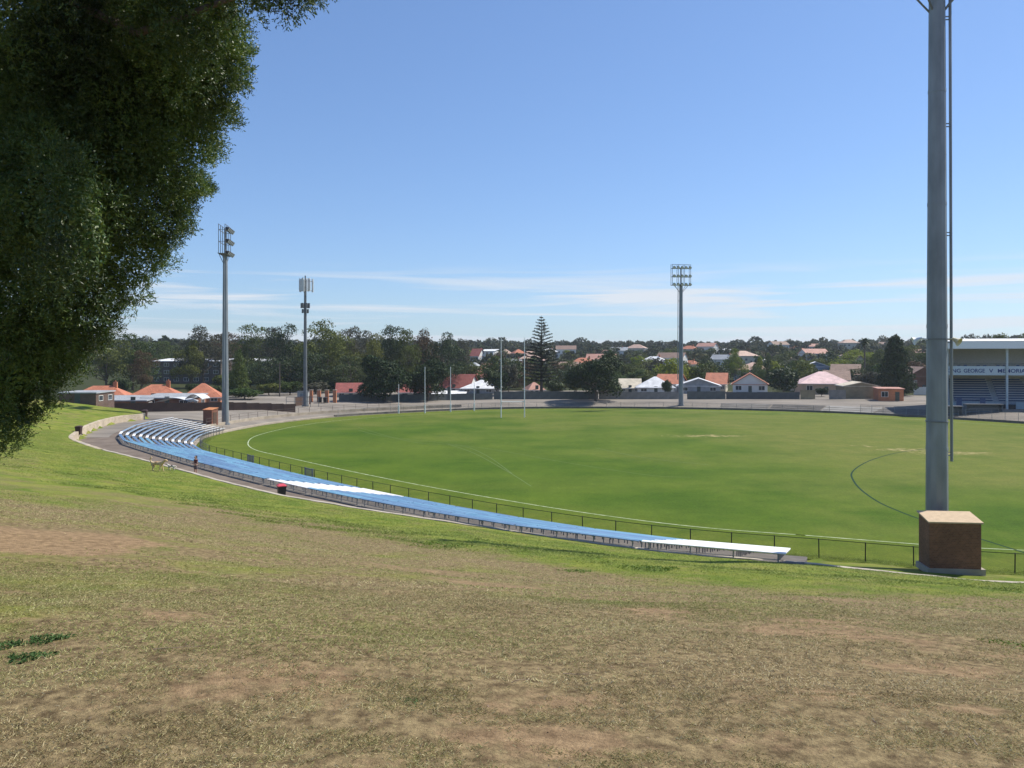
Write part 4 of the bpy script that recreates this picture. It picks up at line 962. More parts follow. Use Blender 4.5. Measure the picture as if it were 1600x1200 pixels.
def blobs_for(kind, rng):
    """unit tree: height 1, crown radius about .5 (x,y scaled later)"""
    o = []
    if kind == 'euc':
        n = rng.integers(13, 18)
        for i in range(n):
            t = i/n; z = .24+.66*((i*.618+rng.random()*.2) % 1); rr = .42*(1-.55*max(0, (z-.6)/.4)); a = rng.random()*6.28
            q = rr*math.sqrt(rng.random()); s = rng.uniform(.10, .20)*(1.15-z*.35)
            o.append((math.cos(a)*q, math.sin(a)*q, z, s*1.2, s*1.2, s*.75))
        o.append((0, 0, .55, .26, .26, .22)); o.append((rng.uniform(-.1,.1), rng.uniform(-.1,.1), .88, .13, .13, .10))
    elif kind == 'fig':
        for i in range(20):
            a = i*2.4; z = .20+.60*((i*.37) % 1); rr = .36*math.sqrt(max(0, 1-((z-.36)/.58)**2)); 
            s = rng.uniform(.13, .19); o.append((math.cos(a)*rr, math.sin(a)*rr, z, s, s, s*.9))
        o.append((0, 0, .48, .36, .36, .36))
    elif kind == 'cone':
        for i in range(26):
            z = .08+.88*i/26; rr = .30*(1-z)**.75+.02; a = i*2.4; o.append((math.cos(a)*rr*.5, math.sin(a)*rr*.5, z, rr*.72+.03, rr*.72+.03, .08))
    elif kind == 'bush':
        for i in range(9):
            a = i*2.4; q = .34*math.sqrt(i/9); s = rng.uniform(.16, .26); o.append((math.cos(a)*q, math.sin(a)*q, .42+.2*rng.random(), s, s, s*1.2))
    return o
PROT = {}
def tree_proto(kind, var, nl, ls):
    key = (kind, var, nl)
    if key in PROT: return PROT[key]
    rng = np.random.default_rng(100+var*17+len(kind)*5); B = blobs_for(kind, rng)
    C, u, ix = blob_points(B, nl, rng); V, Fa = leaves(C, u, ls, .55, rng)
    me = poly_np('crown', V, Fa, FOL['olive'], attrs=None); m = me.data; D.objects.remove(me)
    tb = MB(); 
    top = .5 if kind in ('euc', 'fig') else .8 if kind == 'cone' else .3
    limb_mesh(tb, (0,0,-.03), (rng.normal(0,.02), rng.normal(0,.02), top*.6), .024, .017, rng)
    if kind != 'cone':
        for i in range(7 if kind != 'bush' else 4):
            b = B[(i*3) % len(B)]; limb_mesh(tb, (0,0,top*(.35+.1*(i % 3))), (b[0]*.9, b[1]*.9, b[2]), .012, .004, rng)
    else: limb_mesh(tb, (0,0,top*.6), (0,0,.93), .016, .003, rng)
    tm = tb.build('trunk', bark, None); t = tm.data; D.objects.remove(tm)
    PROT[key] = (m, t); return PROT[key]
VARM = {}
def vmesh(m, fol):
    k = (m.name, fol)
    if k not in VARM:
        c = m.copy(); c.materials.clear(); c.materials.append(FOL[fol]); VARM[k] = c
    return VARM[k]
random.seed(21)
def tree(name, label, px, ytop, wpx, d, kind, fol, var=0, nl=5200, ls=.017, group=None, cat='tree', ybase=None):
    q = on(px, d); h = H-(ytop-YH)*d/F-q.z; wd = wpx*d/F*(1.28 if kind == 'euc' and ytop < 560 and px < 740 else 1.1)
    m, t = tree_proto(kind, var, nl, ls)
    r = empty(name, q, label, cat, group, rz=random.uniform(0, 6.28)); 
    sx = wd/{'euc': 1.02, 'fig': 1.02, 'cone': .66, 'bush': 1.05}[kind]; r.scale = (sx, sx, h/{'euc': .985, 'fig': .95, 'cone': 1.0, 'bush': .8}[kind])
    c = D.objects.new('crown', vmesh(m, fol)); link(c, r); k = D.objects.new('trunk', t); link(k, r)
    return r
# tall trees behind the car park, left to right
EU = [
 ('grey green gum tree at the far left above the orange roofs',168,524,70,215,'euc','olive',0),('broad olive tree left of the brown leaved one',208,521,75,222,'euc','olive',1),
 ('brown leaved she oak beside the school building',222,546,40,205,'euc','brown',2),('dense tree behind the school roof, left part of skyline',250,533,70,300,'euc','olive',3),
 ('low dark bush between the first two orange roofs',190,592,40,200,'bush','dark',0),
 ('grey tree in front of the left tower, tallest left of it',318,507,62,236,'euc','grey',4),('dark tree beside the school wing left of the tower',300,530,50,232,'euc','olive',5),
 ('tree behind the left tower with thin top',352,516,50,270,'euc','brown',0),('open crowned tree right of the left tower',398,505,62,262,'euc','olive',2),
 ('dusky gum tree left of the phone tower',428,511,52,248,'euc','grey',3),('dark gum tree right behind the phone tower foot',452,506,55,232,'euc','dark',1),
 ('tall spreading gum immediately right of the phone tower',505,497,80,226,'euc','olive',4),('gum tree with tallest rounded top right of phone tower',530,516,55,238,'euc','olive',5),
 ('pale leaved gum tree with open top',556,508,50,244,'euc','grey',0),('dark topped gum tree above the left fig',611,507,62,236,'euc','dark',2),
 ('olive gum tree between pale leaved and dark topped trees',584,521,52,228,'euc','olive',1),('reddish crowned gum tree in the middle of the tall row',657,512,50,240,'euc','brown',4),
 ('olive gum tree left of the reddish crowned one',637,515,45,232,'euc','olive',3),('dark gum tree near the right end of the tall row',692,518,60,236,'euc','dark',5),('last gum tree at the right end of the tall row',722,528,42,268,'euc','grey',2),
 ('dark tree low in the tall row behind the phone tower',480,548,70,215,'euc','dark',0),('dark understorey tree between phone tower and left fig',545,556,70,214,'euc','dark',3),
 ('shaded tree at the centre of the row below the gums',410,556,60,215,'euc','dark',4),('dark tree filling behind the right fig',715,565,50,262,'euc','olive',1),
]
for l, a, y, w_, d_, k, f, v in EU: tree('gum_tree' if k == 'euc' else 'bush', l, a, y, w_, d_, k, f, v, group='tall trees behind the car park' if k == 'euc' else None, cat='tree' if k == 'euc' else 'bush', nl=6500, ls=.015 if k == 'euc' else .03)
tree('fig_tree','large dark round fig tree left of two behind the far kerb',600,551,78,180,'fig','deep',0,nl=11000,ls=.022,group='dark fig trees')
tree('fig_tree','smaller dark round fig tree beside the larger left one',668,559,62,185,'fig','deep',1,nl=10000,ls=.022,group='dark fig trees')
tree('fig_tree','big dark fig tree right of the norfolk pine',930,549,84,190,'fig','deep',2,nl=12000,ls=.020,group='dark fig trees')
tree('cypress_tree','dark green conical cypress right of the left tower',373,546,33,186,'cone','green',0,nl=6000,ls=.02)
tree('conifer_tree','very dark conical tree left of the grandstand',1399,523,52,208,'cone','deep',1,nl=12000,ls=.022)
BU = [('bright green hedge bush behind the brown fence under the cypress',382,608,58,178,'green',0),('dusky bush left of the bright hedge at the orange roof',343,603,26,180,'dark',1),('olive bush between cypress and phone tower',420,600,40,196,'olive',2),('yellowish bush by the phone tower foot',452,597,40,198,'olive',3),
 ('straggly bush right of the phone tower',492,598,42,203,'grey',0),('dark bush right of the phone tower by the brick pillars',520,594,30,212,'dark',1),('dark tree against the large white iron roof',776,580,38,208,'dark',3),('brownish bush left of the norfolk pine',795,572,34,224,'grey',2),
 ('low dark bush right below the norfolk pine',868,596,34,210,'dark',0),('small round tree in front of the white hip roofed house',1041,595,16,207,'dark',1),('dark round tree left of the pink striped roof',1225,577,50,206,'dark',2),('dark shrub below the pink striped roof',1284,607,20,204,'dark',3),
 ('grey green bush under the dark cone tree',1358,582,42,232,'grey',0),('shrub behind the far fence right of the norfolk pine',900,590,40,214,'olive',3),('low bush behind the cream flat roofed house',1008,586,30,244,'olive',1),('dark bush below the left orange roof fence line',300,600,24,205,'dark',2)]
for l, a, y, w_, d_, f, v in BU: tree('bush', l, a, y, w_, d_, 'bush', f, v, nl=3500, ls=.04, cat='bush')
for i in range(16):
    px_ = 352+i*17+(i*7 % 9); tree('shrub', f'{ORD[i]} shrub from the left in the dark undergrowth below the tall trees', px_, 586-(i*5 % 9), 42, 226+(i*11 % 14), 'bush', ('olive','dark','green','dark')[i % 4], i % 4, nl=2200, ls=.05, cat='shrub', group='undergrowth shrubs below the tall trees')
MT = [('yellow green round tree above the brown roof and cream house',1334,543,74,300,'fig','lime',0),('light green tree behind the salmon roof',1150,544,32,300,'euc','lime',1),('mid green round tree left of the far tower on the slope',1035,543,34,380,'fig','green',2),
 ('dark tree behind the grey gables right of the far tower',1115,556,46,262,'fig','dark',1),('tree behind the two storey blue house',1245,560,50,330,'euc','grey',2),('tree left of the salmon roofed house',1092,574,44,244,'fig','green',0),('tree right of the salmon roofed house',1222,566,46,290,'euc','olive',3),
 ('olive tree behind the white hip roofed house',985,566,50,262,'euc','olive',4),('wide green tree behind the cream flat roof',955,570,46,250,'fig','green',0),('green tree right behind the far tower',1072,568,44,262,'fig','green',1),('olive tree right of the yellow green one',1375,545,50,280,'euc','olive',5),('tree behind the dark brown gabled house',1425,538,60,300,'euc','olive',0),
 ('low round tree in front of the salmon roof',1182,570,28,262,'fig','green',2),('olive tree between pink roof and blue house',1282,578,44,243,'euc','olive',1),('tree over the brown gable at the pole',1450,548,40,255,'euc','dark',2),('brown green tree left of the norfolk pine on the rise',790,560,60,262,'euc','olive',3),('tree beside the terrace house on the rise',760,566,46,290,'euc','grey',1),
 ('tall dark tree far above the grandstand roof at left',1520,521,46,250,'euc','grey',2),('tree above the grandstand roof, middle',1560,522,60,255,'euc','olive',3),('tree above the grandstand roof, right',1600,520,60,250,'euc','olive',5),('tree above the grandstand roof past the frame',1650,520,60,250,'euc','grey',0)]
for l, a, y, w_, d_, k, f, v in MT: tree('leafy_tree', l, a, y, w_, d_, k, f, v, nl=5200, ls=.019)
# norfolk pine
q = on(846, 214); h = H-(493-YH)*214/F-q.z; r = empty('norfolk_pine', q, 'tall tiered norfolk pine on the far side of the oval', 'tree')
tb = MB(); tb.tube((0,0,-.3), (0,0,h*.5), .45, .28, n=9, caps=False).tube((0,0,h*.5), (0,0,h), .28, .04, n=8, caps=False)
rng = np.random.default_rng(5); pts = []; nr = []; nt_ = 21
for i in range(nt_):
    t = i/(nt_-1); z = h*(.17+.80*t); rad = (5.6*(1-t)**.72+.45)*(1.0 if t > .18 else .72+1.5*t); nb = 9 if t < .6 else 6; dens = 1 if t < .55 else .75
    for b in range(nb):
        a = b*2*math.pi/nb+i*1.1+rng.normal(0,.12); R_ = rad*rng.uniform(.82,1.08); up = .10+.25*t
        tip = Vector((math.cos(a)*R_, math.sin(a)*R_, z+R_*up)); tb.tube((0,0,z), tip, .05, .015, n=4, caps=False)
        m_ = int(R_*(44 if t < .5 else 26))
        f = rng.random(m_)**.65; side = rng.normal(0, .34, m_)*(1.1-f*.6)
        P_ = np.stack([math.cos(a)*R_*f-math.sin(a)*side, math.sin(a)*R_*f+math.cos(a)*side, z+R_*up*f**1.4+rng.normal(0,.06,m_)+.04], 1); pts.append(P_)
C = np.vstack(pts); V, Fa = leaves(C, np.tile([0,0,1.], (len(C),1)), .20, .5, rng, .35)
poly_np('crown', V, Fa, mat('pine_foliage', (.022,.034,.016), .6, c2=(.042,.058,.025), scale=1, trans=.1, spec=.3), r); tb.build('trunk', bark, r)
# palm
q = on(1351, 268); h = H-(533-YH)*268/F-q.z; r = empty('palm_tree', q, 'slender palm tree rising over the yellow green tree', 'palm')
MB().tube((0,0,-.2), (0,0,h), .3, .22, n=8).build('trunk', bark, r); fb = MB(); rng = np.random.default_rng(9)
for i in range(34):
    a = i*2.4; el = 1.2-1.9*(i/34); L_ = 2.5; p0 = Vector((0,0,h)); dr = Vector((math.cos(a)*math.cos(el), math.sin(a)*math.cos(el), math.sin(el)))
    sd = Vector((-math.sin(a), math.cos(a), 0)); 
    for k in range(5):
        t0, t1 = k/5, (k+1)/5; w0 = .42*math.sin(math.pi*min(t0+.15, 1)); w1 = .42*math.sin(math.pi*min(t1+.12, 1))
        a0 = p0+dr*L_*t0-Vector((0,0,1.1*t0**2)); a1 = p0+dr*L_*t1-Vector((0,0,1.1*t1**2))
        fb.add([a0-sd*w0, a0, a1, a1-sd*w1], [(0,1,2,3)]).add([a0+sd*w0-Vector((0,0,.1)), a0, a1, a1+sd*w1-Vector((0,0,.1))], [(0,1,2,3)])
fb.build('frond', FOL['dark'], r)

# ------------------------------------------------------------------ hillside: individual trees and houses, then the wooded ridge
rng = np.random.default_rng(12)
farp = {}
for k, (kind, v) in enumerate((('fig',0),('euc',1),('euc',2),('fig',1),('cone',0))):
    rg = np.random.default_rng(300+k); B = blobs_for(kind, rg); C, u, ix = blob_points(B, 1300, rg); V, Fa = leaves(C, u, .034, .6, rg)
    o = poly_np('hillside_tree', V, Fa, FOL['olive']); farp[k] = o.data; D.objects.remove(o)
fl = ['dark','olive','green','grey','brown','dark','olive','dark','olive','green']
desc = {'dark':'dark green', 'olive':'olive green', 'green':'mid green', 'grey':'grey green', 'brown':'brownish', 'lime':'yellow green'}
cnt = 0
for i in range(285):
    d_ = float(rng.uniform(232, 520)); px = float(rng.uniform(-20, 1640) if d_ > 320 else rng.uniform(730, 1560)); q = on(px, d_)
    k = int(rng.integers(0, 5)); k = 0 if (k == 4 and rng.random() < .7) else k
    f = fl[int(rng.integers(0, 10))] if rng.random() > .04 else 'lime'; hh = float(rng.uniform(6.5, 11.5)); ww = hh*float(rng.uniform(.8, 1.25)) if k < 4 else hh*.7
    if k == 4: hh *= 1.2
    o = D.objects.new('hillside_tree', vmesh(farp[k], f)); link(o); o.location = q-Vector((0,0,.08*hh)); o.scale = (ww, ww, hh); o.rotation_euler.z = float(rng.uniform(0, 6.28))
    tag(o, f'{desc[f]} {"pointed" if k == 4 else "rounded" if k in (0,3) else "ragged"} tree on the distant hillside', 'tree', f'{desc[f]} {"pointed" if k == 4 else "rounded" if k in (0,3) else "ragged"} hillside trees')
hp = {}
for k, (rc, wc, rd) in enumerate((('orange','cream','hip'),('palered','white','gable'),('grey','white','gable'),('salmon','cream','hip'),('white','grey','hip'),('brown','white','gable'))):
    nm = {'orange':'orange tiled','palered':'pale red roofed','grey':'grey roofed','salmon':'salmon roofed','white':'white roofed','brown':'brown roofed'}[rc]
    r = empty('hillside_house', (0,0,0), f'{nm} house among trees on the distant hillside', 'house', f'{nm} hillside houses'); house_geo(r, 13, 9, 4.6, 2.4, rd, 'x', WALL[wc], ROOF[rc], nwin=4, chim=(k % 2 == 0)); hp[k] = r
used = set()
for i in range(42):
    k = i % 6; r = hp[k] if k not in used else copy_tree(hp[k]); used.add(k)
    d_ = 300+330*((i*.618) % 1); px = 745+ (i*193.7 % 830); q = on(px, d_); r.location = q+Vector((0,0,.6+(i % 4)*.8)); r.rotation_euler.z = R(-40+(i*37) % 70); s_ = .7+.08*(i % 4); r.scale = (s_,)*3
# wooded ridge, too dense to count
VV = []; n0 = 0
for i in range(2300):
    d_ = float(rng.uniform(400, 1000)); px = float(rng.uniform(-250, 1850)); x = (px-800)*d_/F; hh = float(rng.uniform(5.5, 10))*(1.35 if rng.random() < .06 else 1); ww = hh*float(rng.uniform(.8, 1.3))
    B = [(0,0,.5,.42,.42,.42),(.25,.1,.6,.25,.25,.25),(-.25,-.1,.55,.28,.28,.25),(0,0,.75,.25,.25,.22)]
    C, u, ix = blob_points(B, 120, rng, .2); V, Fa = leaves(C, u, .10, .7, rng); V = V*np.array([ww, ww, hh]); V += np.array([x, d_, 0])
    VV.append((V, x, d_))
zz_ = terrain_np(np.array([(a[1], a[2]) for a in VV]))[0]
Vall = np.vstack([a[0]+np.array([0,0,z-.6]) for a, z in zip(VV, zz_)]); Fall = np.arange(len(Vall)).reshape(-1, 4)
at = np.repeat(rng.random(len(VV)), len(VV[0][0]))
tag(poly_np('far_woodland', Vall, Fall, mat('woodland_foliage', (.030,.046,.018), .8, c2=(.075,.082,.036), scale=.05, attr='tone', trans=.15, spec=.1), attrs={'tone': at}), 'dense woodland covering the skyline ridge', 'woodland', kind='stuff')

# ------------------------------------------------------------------ the near overhanging conifer at the left
rng = np.random.default_rng(33)
NB = []
for a, b, rr, d_, zs in ((300,105,105,10.4,1.1),(400,-45,95,8.6,.9),(462,-40,58,8.4,.8),(345,160,60,10.6,1.2),(275,235,95,10.8,1.2),(235,320,88,11,1.25),(200,395,85,11.2,1.2),(135,470,82,11.3,1.15),(85,545,72,11.4,1.2),(45,610,62,11.3,1.2),(0,665,58,11,1.1),
    (112,372,66,8.2,1.9),(150,120,150,10,1.1),(60,250,170,10.4,1.2),(20,440,130,10.6,1.1),(-20,560,90,10.6,1.1),(230,20,140,9.6,1.0),(40,20,190,9.3,1.0),(60,330,90,9,1.4),(160,250,90,9.8,1.5),(240,180,80,10,1.3),(300,30,90,9.0,1),
    (110,40,210,12,1.1),(0,300,200,12.2,1.1),(-40,500,170,12,1.1)):
    c = pt(a, b, d_); r_ = rr*d_/F; NB.append((c.x, c.y, c.z, r_, r_, r_*zs))
BY = [-400,-200,0,40,90,190,290,385,490,560,640,725,760]; BX = [800,640,522,440,402,372,330,287,216,152,92,5,-80]
def inside(C, mg, rng=None):
    px = 800+C[:, 0]/C[:, 1]*F; py = YH+(H-C[:, 2])/C[:, 1]*F
    return px < np.interp(py, BY, BX)+9*np.sin(py*.11)+6*np.sin(py*.23+1)-mg
outside = [(-11,10.5,15,4.4,4.4,4),(-9.5,10,19,4.2,4.2,4),(-9.6,10,21,3.2,3.2,3.2),(-10,13.5,16,4,4,4.5),(-12,11,12,3.5,3.5,2.6),(-9,13,13,3,3,3),(-10.2,13.5,17,3.2,3.2,3.6),(-10,10,24,3,3,3.4)]
TB = []
for b in NB[:22]:
    nb_ = int(34*(b[3]/.85)**2)
    for k in range(nb_):
        v = rng.normal(0, 1, 3); v /= np.linalg.norm(v)
        if v[1] > .75: continue
        q = rng.uniform(.13, .27); TB.append((b[0]+v[0]*b[3]*.86, b[1]+v[1]*b[4]*.86, b[2]+v[2]*b[5]*.86, q, q, q*1.5))
C, u, ix = blob_points(TB, 115000, rng, .25); k_ = inside(C, 4); C, u = C[k_], u[k_]
# sprigs: several slim leaflets leaving a twig
base = C; ax = u+rng.normal(0, .5, u.shape)+np.array([0,0,.35]); ax /= np.linalg.norm(ax, axis=1)[:, None]
Vs = []
for k in range(6):
    t = .018+.017*k; dirn = ax*.8+rng.normal(0, .5, ax.shape); dirn /= np.linalg.norm(dirn, axis=1)[:, None]
    sd = np.cross(dirn, rng.normal(0, 1, ax.shape)); sd /= np.linalg.norm(sd, axis=1)[:, None]
    L_ = rng.uniform(.024, .052, (len(ax), 1)); p0 = base+ax*t
    Vs.append(np.stack([p0, p0+dirn*L_*.5+sd*.0065, p0+dirn*L_, p0+dirn*L_*.5-sd*.0065], 1))
V1 = np.concatenate(Vs, 0).reshape(-1, 3)
C2, u2, i2 = blob_points(outside, 150000, rng, .3); k_ = inside(C2, 70); C2, u2 = C2[k_], u2[k_]; V2, _ = leaves(C2, u2, .05, .35, rng)
CB = [(b[0], b[1], b[2], b[3]*.74, b[4]*.74, b[5]*.74) for b in NB]; C3, u3, _ = blob_points(CB, 150000, rng, .25); k_ = inside(C3, 22); C3, u3 = C3[k_], u3[k_]; V3, _ = leaves(C3, u3, .032, .4, rng)
Vall = np.vstack([V1, V2, V3]); Fall = np.arange(len(Vall)).reshape(-1, 4)
at = np.repeat(rng.random(len(Vall)//4), 4)
gzr = tz(-10.5, 11); r = empty('cypress_tree', (-10.5, 11, gzr), 'huge dark overhanging cypress filling the upper left corner', 'tree')
nf = mat('cypress_foliage', (.012,.027,.006), .45, c2=(.11,.18,.032), scale=1.1, attr='tone', trans=.24, spec=.35)
o = poly_np('crown', Vall-np.array([-10.5, 11, gzr]), Fall, nf, r, attrs={'tone': at})
tb = MB(); limb_mesh(tb, (0,0,-.3), (.3,.2,11), .5, .22, rng, 5)
for b in NB[:11:2]+outside[:5]: limb_mesh(tb, (.1,.1,2+rng.random()*6), (b[0]+10.5, b[1]-11, b[2]-gzr), .12, .02, rng, 4)
tb.build('trunk', bark, r)

# ------------------------------------------------------------------ foreground turf
rng = np.random.default_rng(55)
def turf(n, d0, d1, hmin, hmax, wd):
    d = np.sqrt(rng.uniform(d0**2, d1**2, n)); px = rng.uniform(-120, 1720, n); x = (px-800)*d/F; y = d
    return x, y, rng.uniform(hmin, hmax, n), np.full(n, wd)
sets = [turf(260000, 2.3, 6, .014, .036, .0026), turf(280000, 6, 13, .018, .042, .0046), turf(230000, 13, 32, .025, .055, .009)]
x = np.concatenate([s[0] for s in sets]); y = np.concatenate([s[1] for s in sets]); hh = np.concatenate([s[2] for s in sets]); ww = np.concatenate([s[3] for s in sets])
ib = rng.integers(kidx(-52, 92), kidx(36, 40), 230000); kb = rng.random(230000)**1.2*15; bx = KC[ib, 0]+KN[ib, 0]*kb+rng.normal(0,.3,230000); by = KC[ib, 1]+KN[ib, 1]*kb+rng.normal(0,.3,230000)
kb2 = rng.integers(kidx(-52, 92), kidx(36, 40), 8000); q2_ = .12+np.abs(rng.normal(0, .12, 8000)); cx2 = KC[kb2, 0]+KN[kb2, 0]*q2_+rng.normal(0,.2,8000)*KT[kb2, 0]; cy2 = KC[kb2, 1]+KN[kb2, 1]*q2_+rng.normal(0,.2,8000)*KT[kb2, 1]
lf = rng.uniform(L0-32, LB-8, 50000); sf = rng.normal(-.1, .35, 50000); of = np.array([ov(a_, b_) for a_, b_ in zip(lf, sf)])
okb = ~((bx > -15) & (bx < 5) & (kb < 1.9) & (rng.random(len(bx)) < .85)); bx, by, kb = bx[okb], by[okb], kb[okb]
tc_ = rng.integers(kidx(-20, 58), kidx(26, 39), 90); tk_ = rng.uniform(9, 16, 90); rep_ = np.repeat(np.arange(90), 170); tx_ = KC[tc_, 0]+KN[tc_, 0]*tk_; ty_ = KC[tc_, 1]+KN[tc_, 1]*tk_
bx = np.r_[bx, tx_[rep_]+rng.normal(0, .45, len(rep_))]; by = np.r_[by, ty_[rep_]+rng.normal(0, .22, len(rep_))]; kb = np.r_[kb, np.full(len(rep_), 30.)]
n1, n2, n3 = len(bx), len(cx2), len(of)
x0n = len(x); x = np.r_[x, bx, cx2, of[:, 0]]; y = np.r_[y, by, cy2, of[:, 1]]
hh = np.r_[hh, np.where(kb < .9, .4, np.where(kb > 20, 1.8, 1))*rng.uniform(.03, .085, n1), rng.uniform(.04, .09, n2), rng.uniform(.04, .13, n3)]; ww = np.r_[ww, np.full(n1, .016), np.full(n2, .014), np.full(n3, .014)]
nz = lambda f, p, x_=None: np.sin(x*f+p+2*np.sin(y*f*.7+p*2))*np.sin(y*f*1.1-p+1.7*np.sin(x*f*.8))
cl = .22*nz(2.1, .3)+.35*nz(6.3, 1.9)+.55*nz(17, .7)+.4*nz(41,2.2)
keep = (cl+rng.normal(0, .35, len(x))-1.5*dirtf(x, y)*(1+.7*nz(3.3, .9))) > -.25
keep |= np.arange(len(x)) >= x0n; src = np.arange(len(x))[keep]; x, y, hh, ww, cl = x[keep], y[keep], hh[keep], ww[keep], cl[keep]
z = interp(Zs, x, y); m2_ = src >= x0n; z = np.where(m2_, np.maximum(interp(Zt, x, y)+.012, .004), z); n = len(x); a = rng.uniform(0, 6.28, n); ln = rng.uniform(.9, 2.8, n)[:, None]
sd = np.stack([np.cos(a), np.sin(a), np.zeros(n)], 1); b_ = rng.uniform(0, 6.28, n); lean = np.stack([np.cos(b_)*ln[:, 0], np.sin(b_)*ln[:, 0], np.ones(n)], 1)
lean /= np.linalg.norm(lean, axis=1)[:, None]
p0 = np.stack([x, y, z-.003], 1); H_ = hh[:, None]; W_ = ww[:, None]
V = np.stack([p0-sd*W_*.5, p0+sd*W_*.5, p0+lean*H_*.9+sd*W_*.3, p0+lean*H_+np.stack([np.cos(b_), np.sin(b_), np.zeros(n)], 1)*H_*.25-sd*W_*.2], 1).reshape(-1, 3)
_, _, kk, _ = (None, None, np.interp(y, [0, 40], [38, 0]), None)
kg = 38-(.45*x+.89*y)*.98
gr = np.where(m2_, np.clip(.97+rng.normal(0,.12,n)-(kk*0), 0, 1), 0)+np.where(m2_, 0, 1)*np.clip(greenf(x, y, np.clip(kg, .1, 60), x)+.22+.28*np.sin(x*.7+1.2*np.sin(y*.5))*np.sin(y*.6+x*.2)+rng.normal(0, .17, n), 0, 1)
def blade_mat():
    m = D.materials.new('turf_blades'); m.use_nodes = True; nt = m.node_tree; b = nt.nodes['Principled BSDF']; b.inputs['Roughness'].default_value = .7; b.inputs['Specular IOR Level'].default_value = .25
    g = N(nt, 'ShaderNodeAttribute', attribute_name='green'); t = N(nt, 'ShaderNodeAttribute', attribute_name='tone')
    r1 = N(nt, 'ShaderNodeValToRGB'); r1.color_ramp.elements[0].color = (.13,.085,.045,1); r1.color_ramp.elements[1].color = (.88,.76,.48,1); e = r1.color_ramp.elements.new(.5); e.color = (.43,.345,.18,1)
    r2 = N(nt, 'ShaderNodeValToRGB'); r2.color_ramp.elements[0].color = (.075,.12,.015,1); r2.color_ramp.elements[1].color = (.34,.42,.09,1)
    nt.links.new(t.outputs['Fac'], r1.inputs[0]); nt.links.new(t.outputs['Fac'], r2.inputs[0])
    mx = N(nt, 'ShaderNodeMix', data_type='RGBA'); nt.links.new(g.outputs['Fac'], mx.inputs[0]); nt.links.new(r1.outputs[0], mx.inputs[6]); nt.links.new(r2.outputs[0], mx.inputs[7])
    nt.links.new(mx.outputs[2], b.inputs['Base Color']); tr = N(nt, 'ShaderNodeBsdfTranslucent'); nt.links.new(mx.outputs[2], tr.inputs[0]); ms = N(nt, 'ShaderNodeMixShader'); ms.inputs[0].default_value = .25
    nt.links.new(b.outputs[0], ms.inputs[1]); nt.links.new(tr.outputs[0], ms.inputs[2]); nt.links.new(ms.outputs[0], nt.nodes['Material Output'].inputs[0]); return m
tag(poly_np('grass', V, np.arange(n*4).reshape(-1, 4), blade_mat(), attrs={'green': np.repeat(gr, 4), 'tone': np.repeat(np.clip(rng.random(n)*.85+.07*nz(1.3,.4)+.10*nz(3.1,1.1)+.08, 0, 1), 4)}), 'short dry trampled grass on the slope in the foreground', 'grass', kind='stuff')
# weeds
wg = mat('weed_leaf', (.030,.070,.018), .6, c2=(.070,.130,.034), scale=30, trans=.2, spec=.2); wg2 = mat('fresh_grass_leaf', (.09,.16,.02), .6, c2=(.15,.22,.03), scale=20, trans=.25, spec=.2)
for a, b, rx, ry, n_, m_, sz, lab in ((75,1000,.17,.10,260,wg,.020,'dark green weed patch furthest right of three at lower left'),(45,1032,.17,.10,260,wg,.02,'dark green weed patch nearest the camera at lower left'),(12,1010,.13,.09,200,wg,.02,'dark green weed patch cut by the left edge of the picture'),
        (642,1102,.07,.05,60,wg,.012,'tiny dark green weed near the bottom centre'),(1020,889,.8,.35,420,wg2,.05,'tussock of fresh green grass below the last blue benches'),(690,852,1.2,.5,420,wg2,.05,'fresh green grass tussock on the bank below the middle benches'),(900,893,.5,.2,160,wg2,.04,'small green tussock left of the larger one on the slope'),(1585,1010,.3,.2,150,wg2,.02,'green tuft at the right edge of the dry slope')):
    q = hit(a, b); rg = np.random.default_rng(int(a)); th = rg.uniform(0, 6.28, n_); rr_ = np.sqrt(rg.random(n_))*(1+.3*np.sin(th*3)); cx = np.cos(th)*rr_*rx; cy = np.sin(th)*rr_*ry*1.6
    cz = interp(Zs, q.x+cx, q.y+cy)-q.z; up = np.tile([0,0,1.], (n_,1)); C = np.stack([cx, cy, cz+sz*rg.uniform(.2,1.3,n_)*(1.15-rr_*.6)], 1); V, Fa = leaves(C, up, sz, .38, rg, .6)
    o = poly_np('weed', V, Fa, m_); o.location = q; tag(o, lab, 'weed')
# leaf litter
lr = np.random.default_rng(77); n_l = 2600; ld_ = np.sqrt(lr.uniform(2.4**2, 16**2, n_l)); lx_ = (lr.uniform(-60, 1660, n_l)-800)*ld_/F; lz_ = interp(Zs, lx_, ld_)
V, Fa = leaves(np.stack([lx_, ld_, lz_+lr.uniform(.008,.022,n_l)], 1), np.tile([0,0,1.], (n_l,1)), .011, .38, lr, .45)
tag(poly_np('leaf_litter', V, Fa, mat('litter', (.045,.028,.018), .9, c2=(.34,.27,.19), scale=9, attr='tone'), attrs={'tone': np.repeat(lr.random(n_l), 4)}), 'scattered dead leaves and chips on the dry grass', 'leaf litter', kind='stuff')
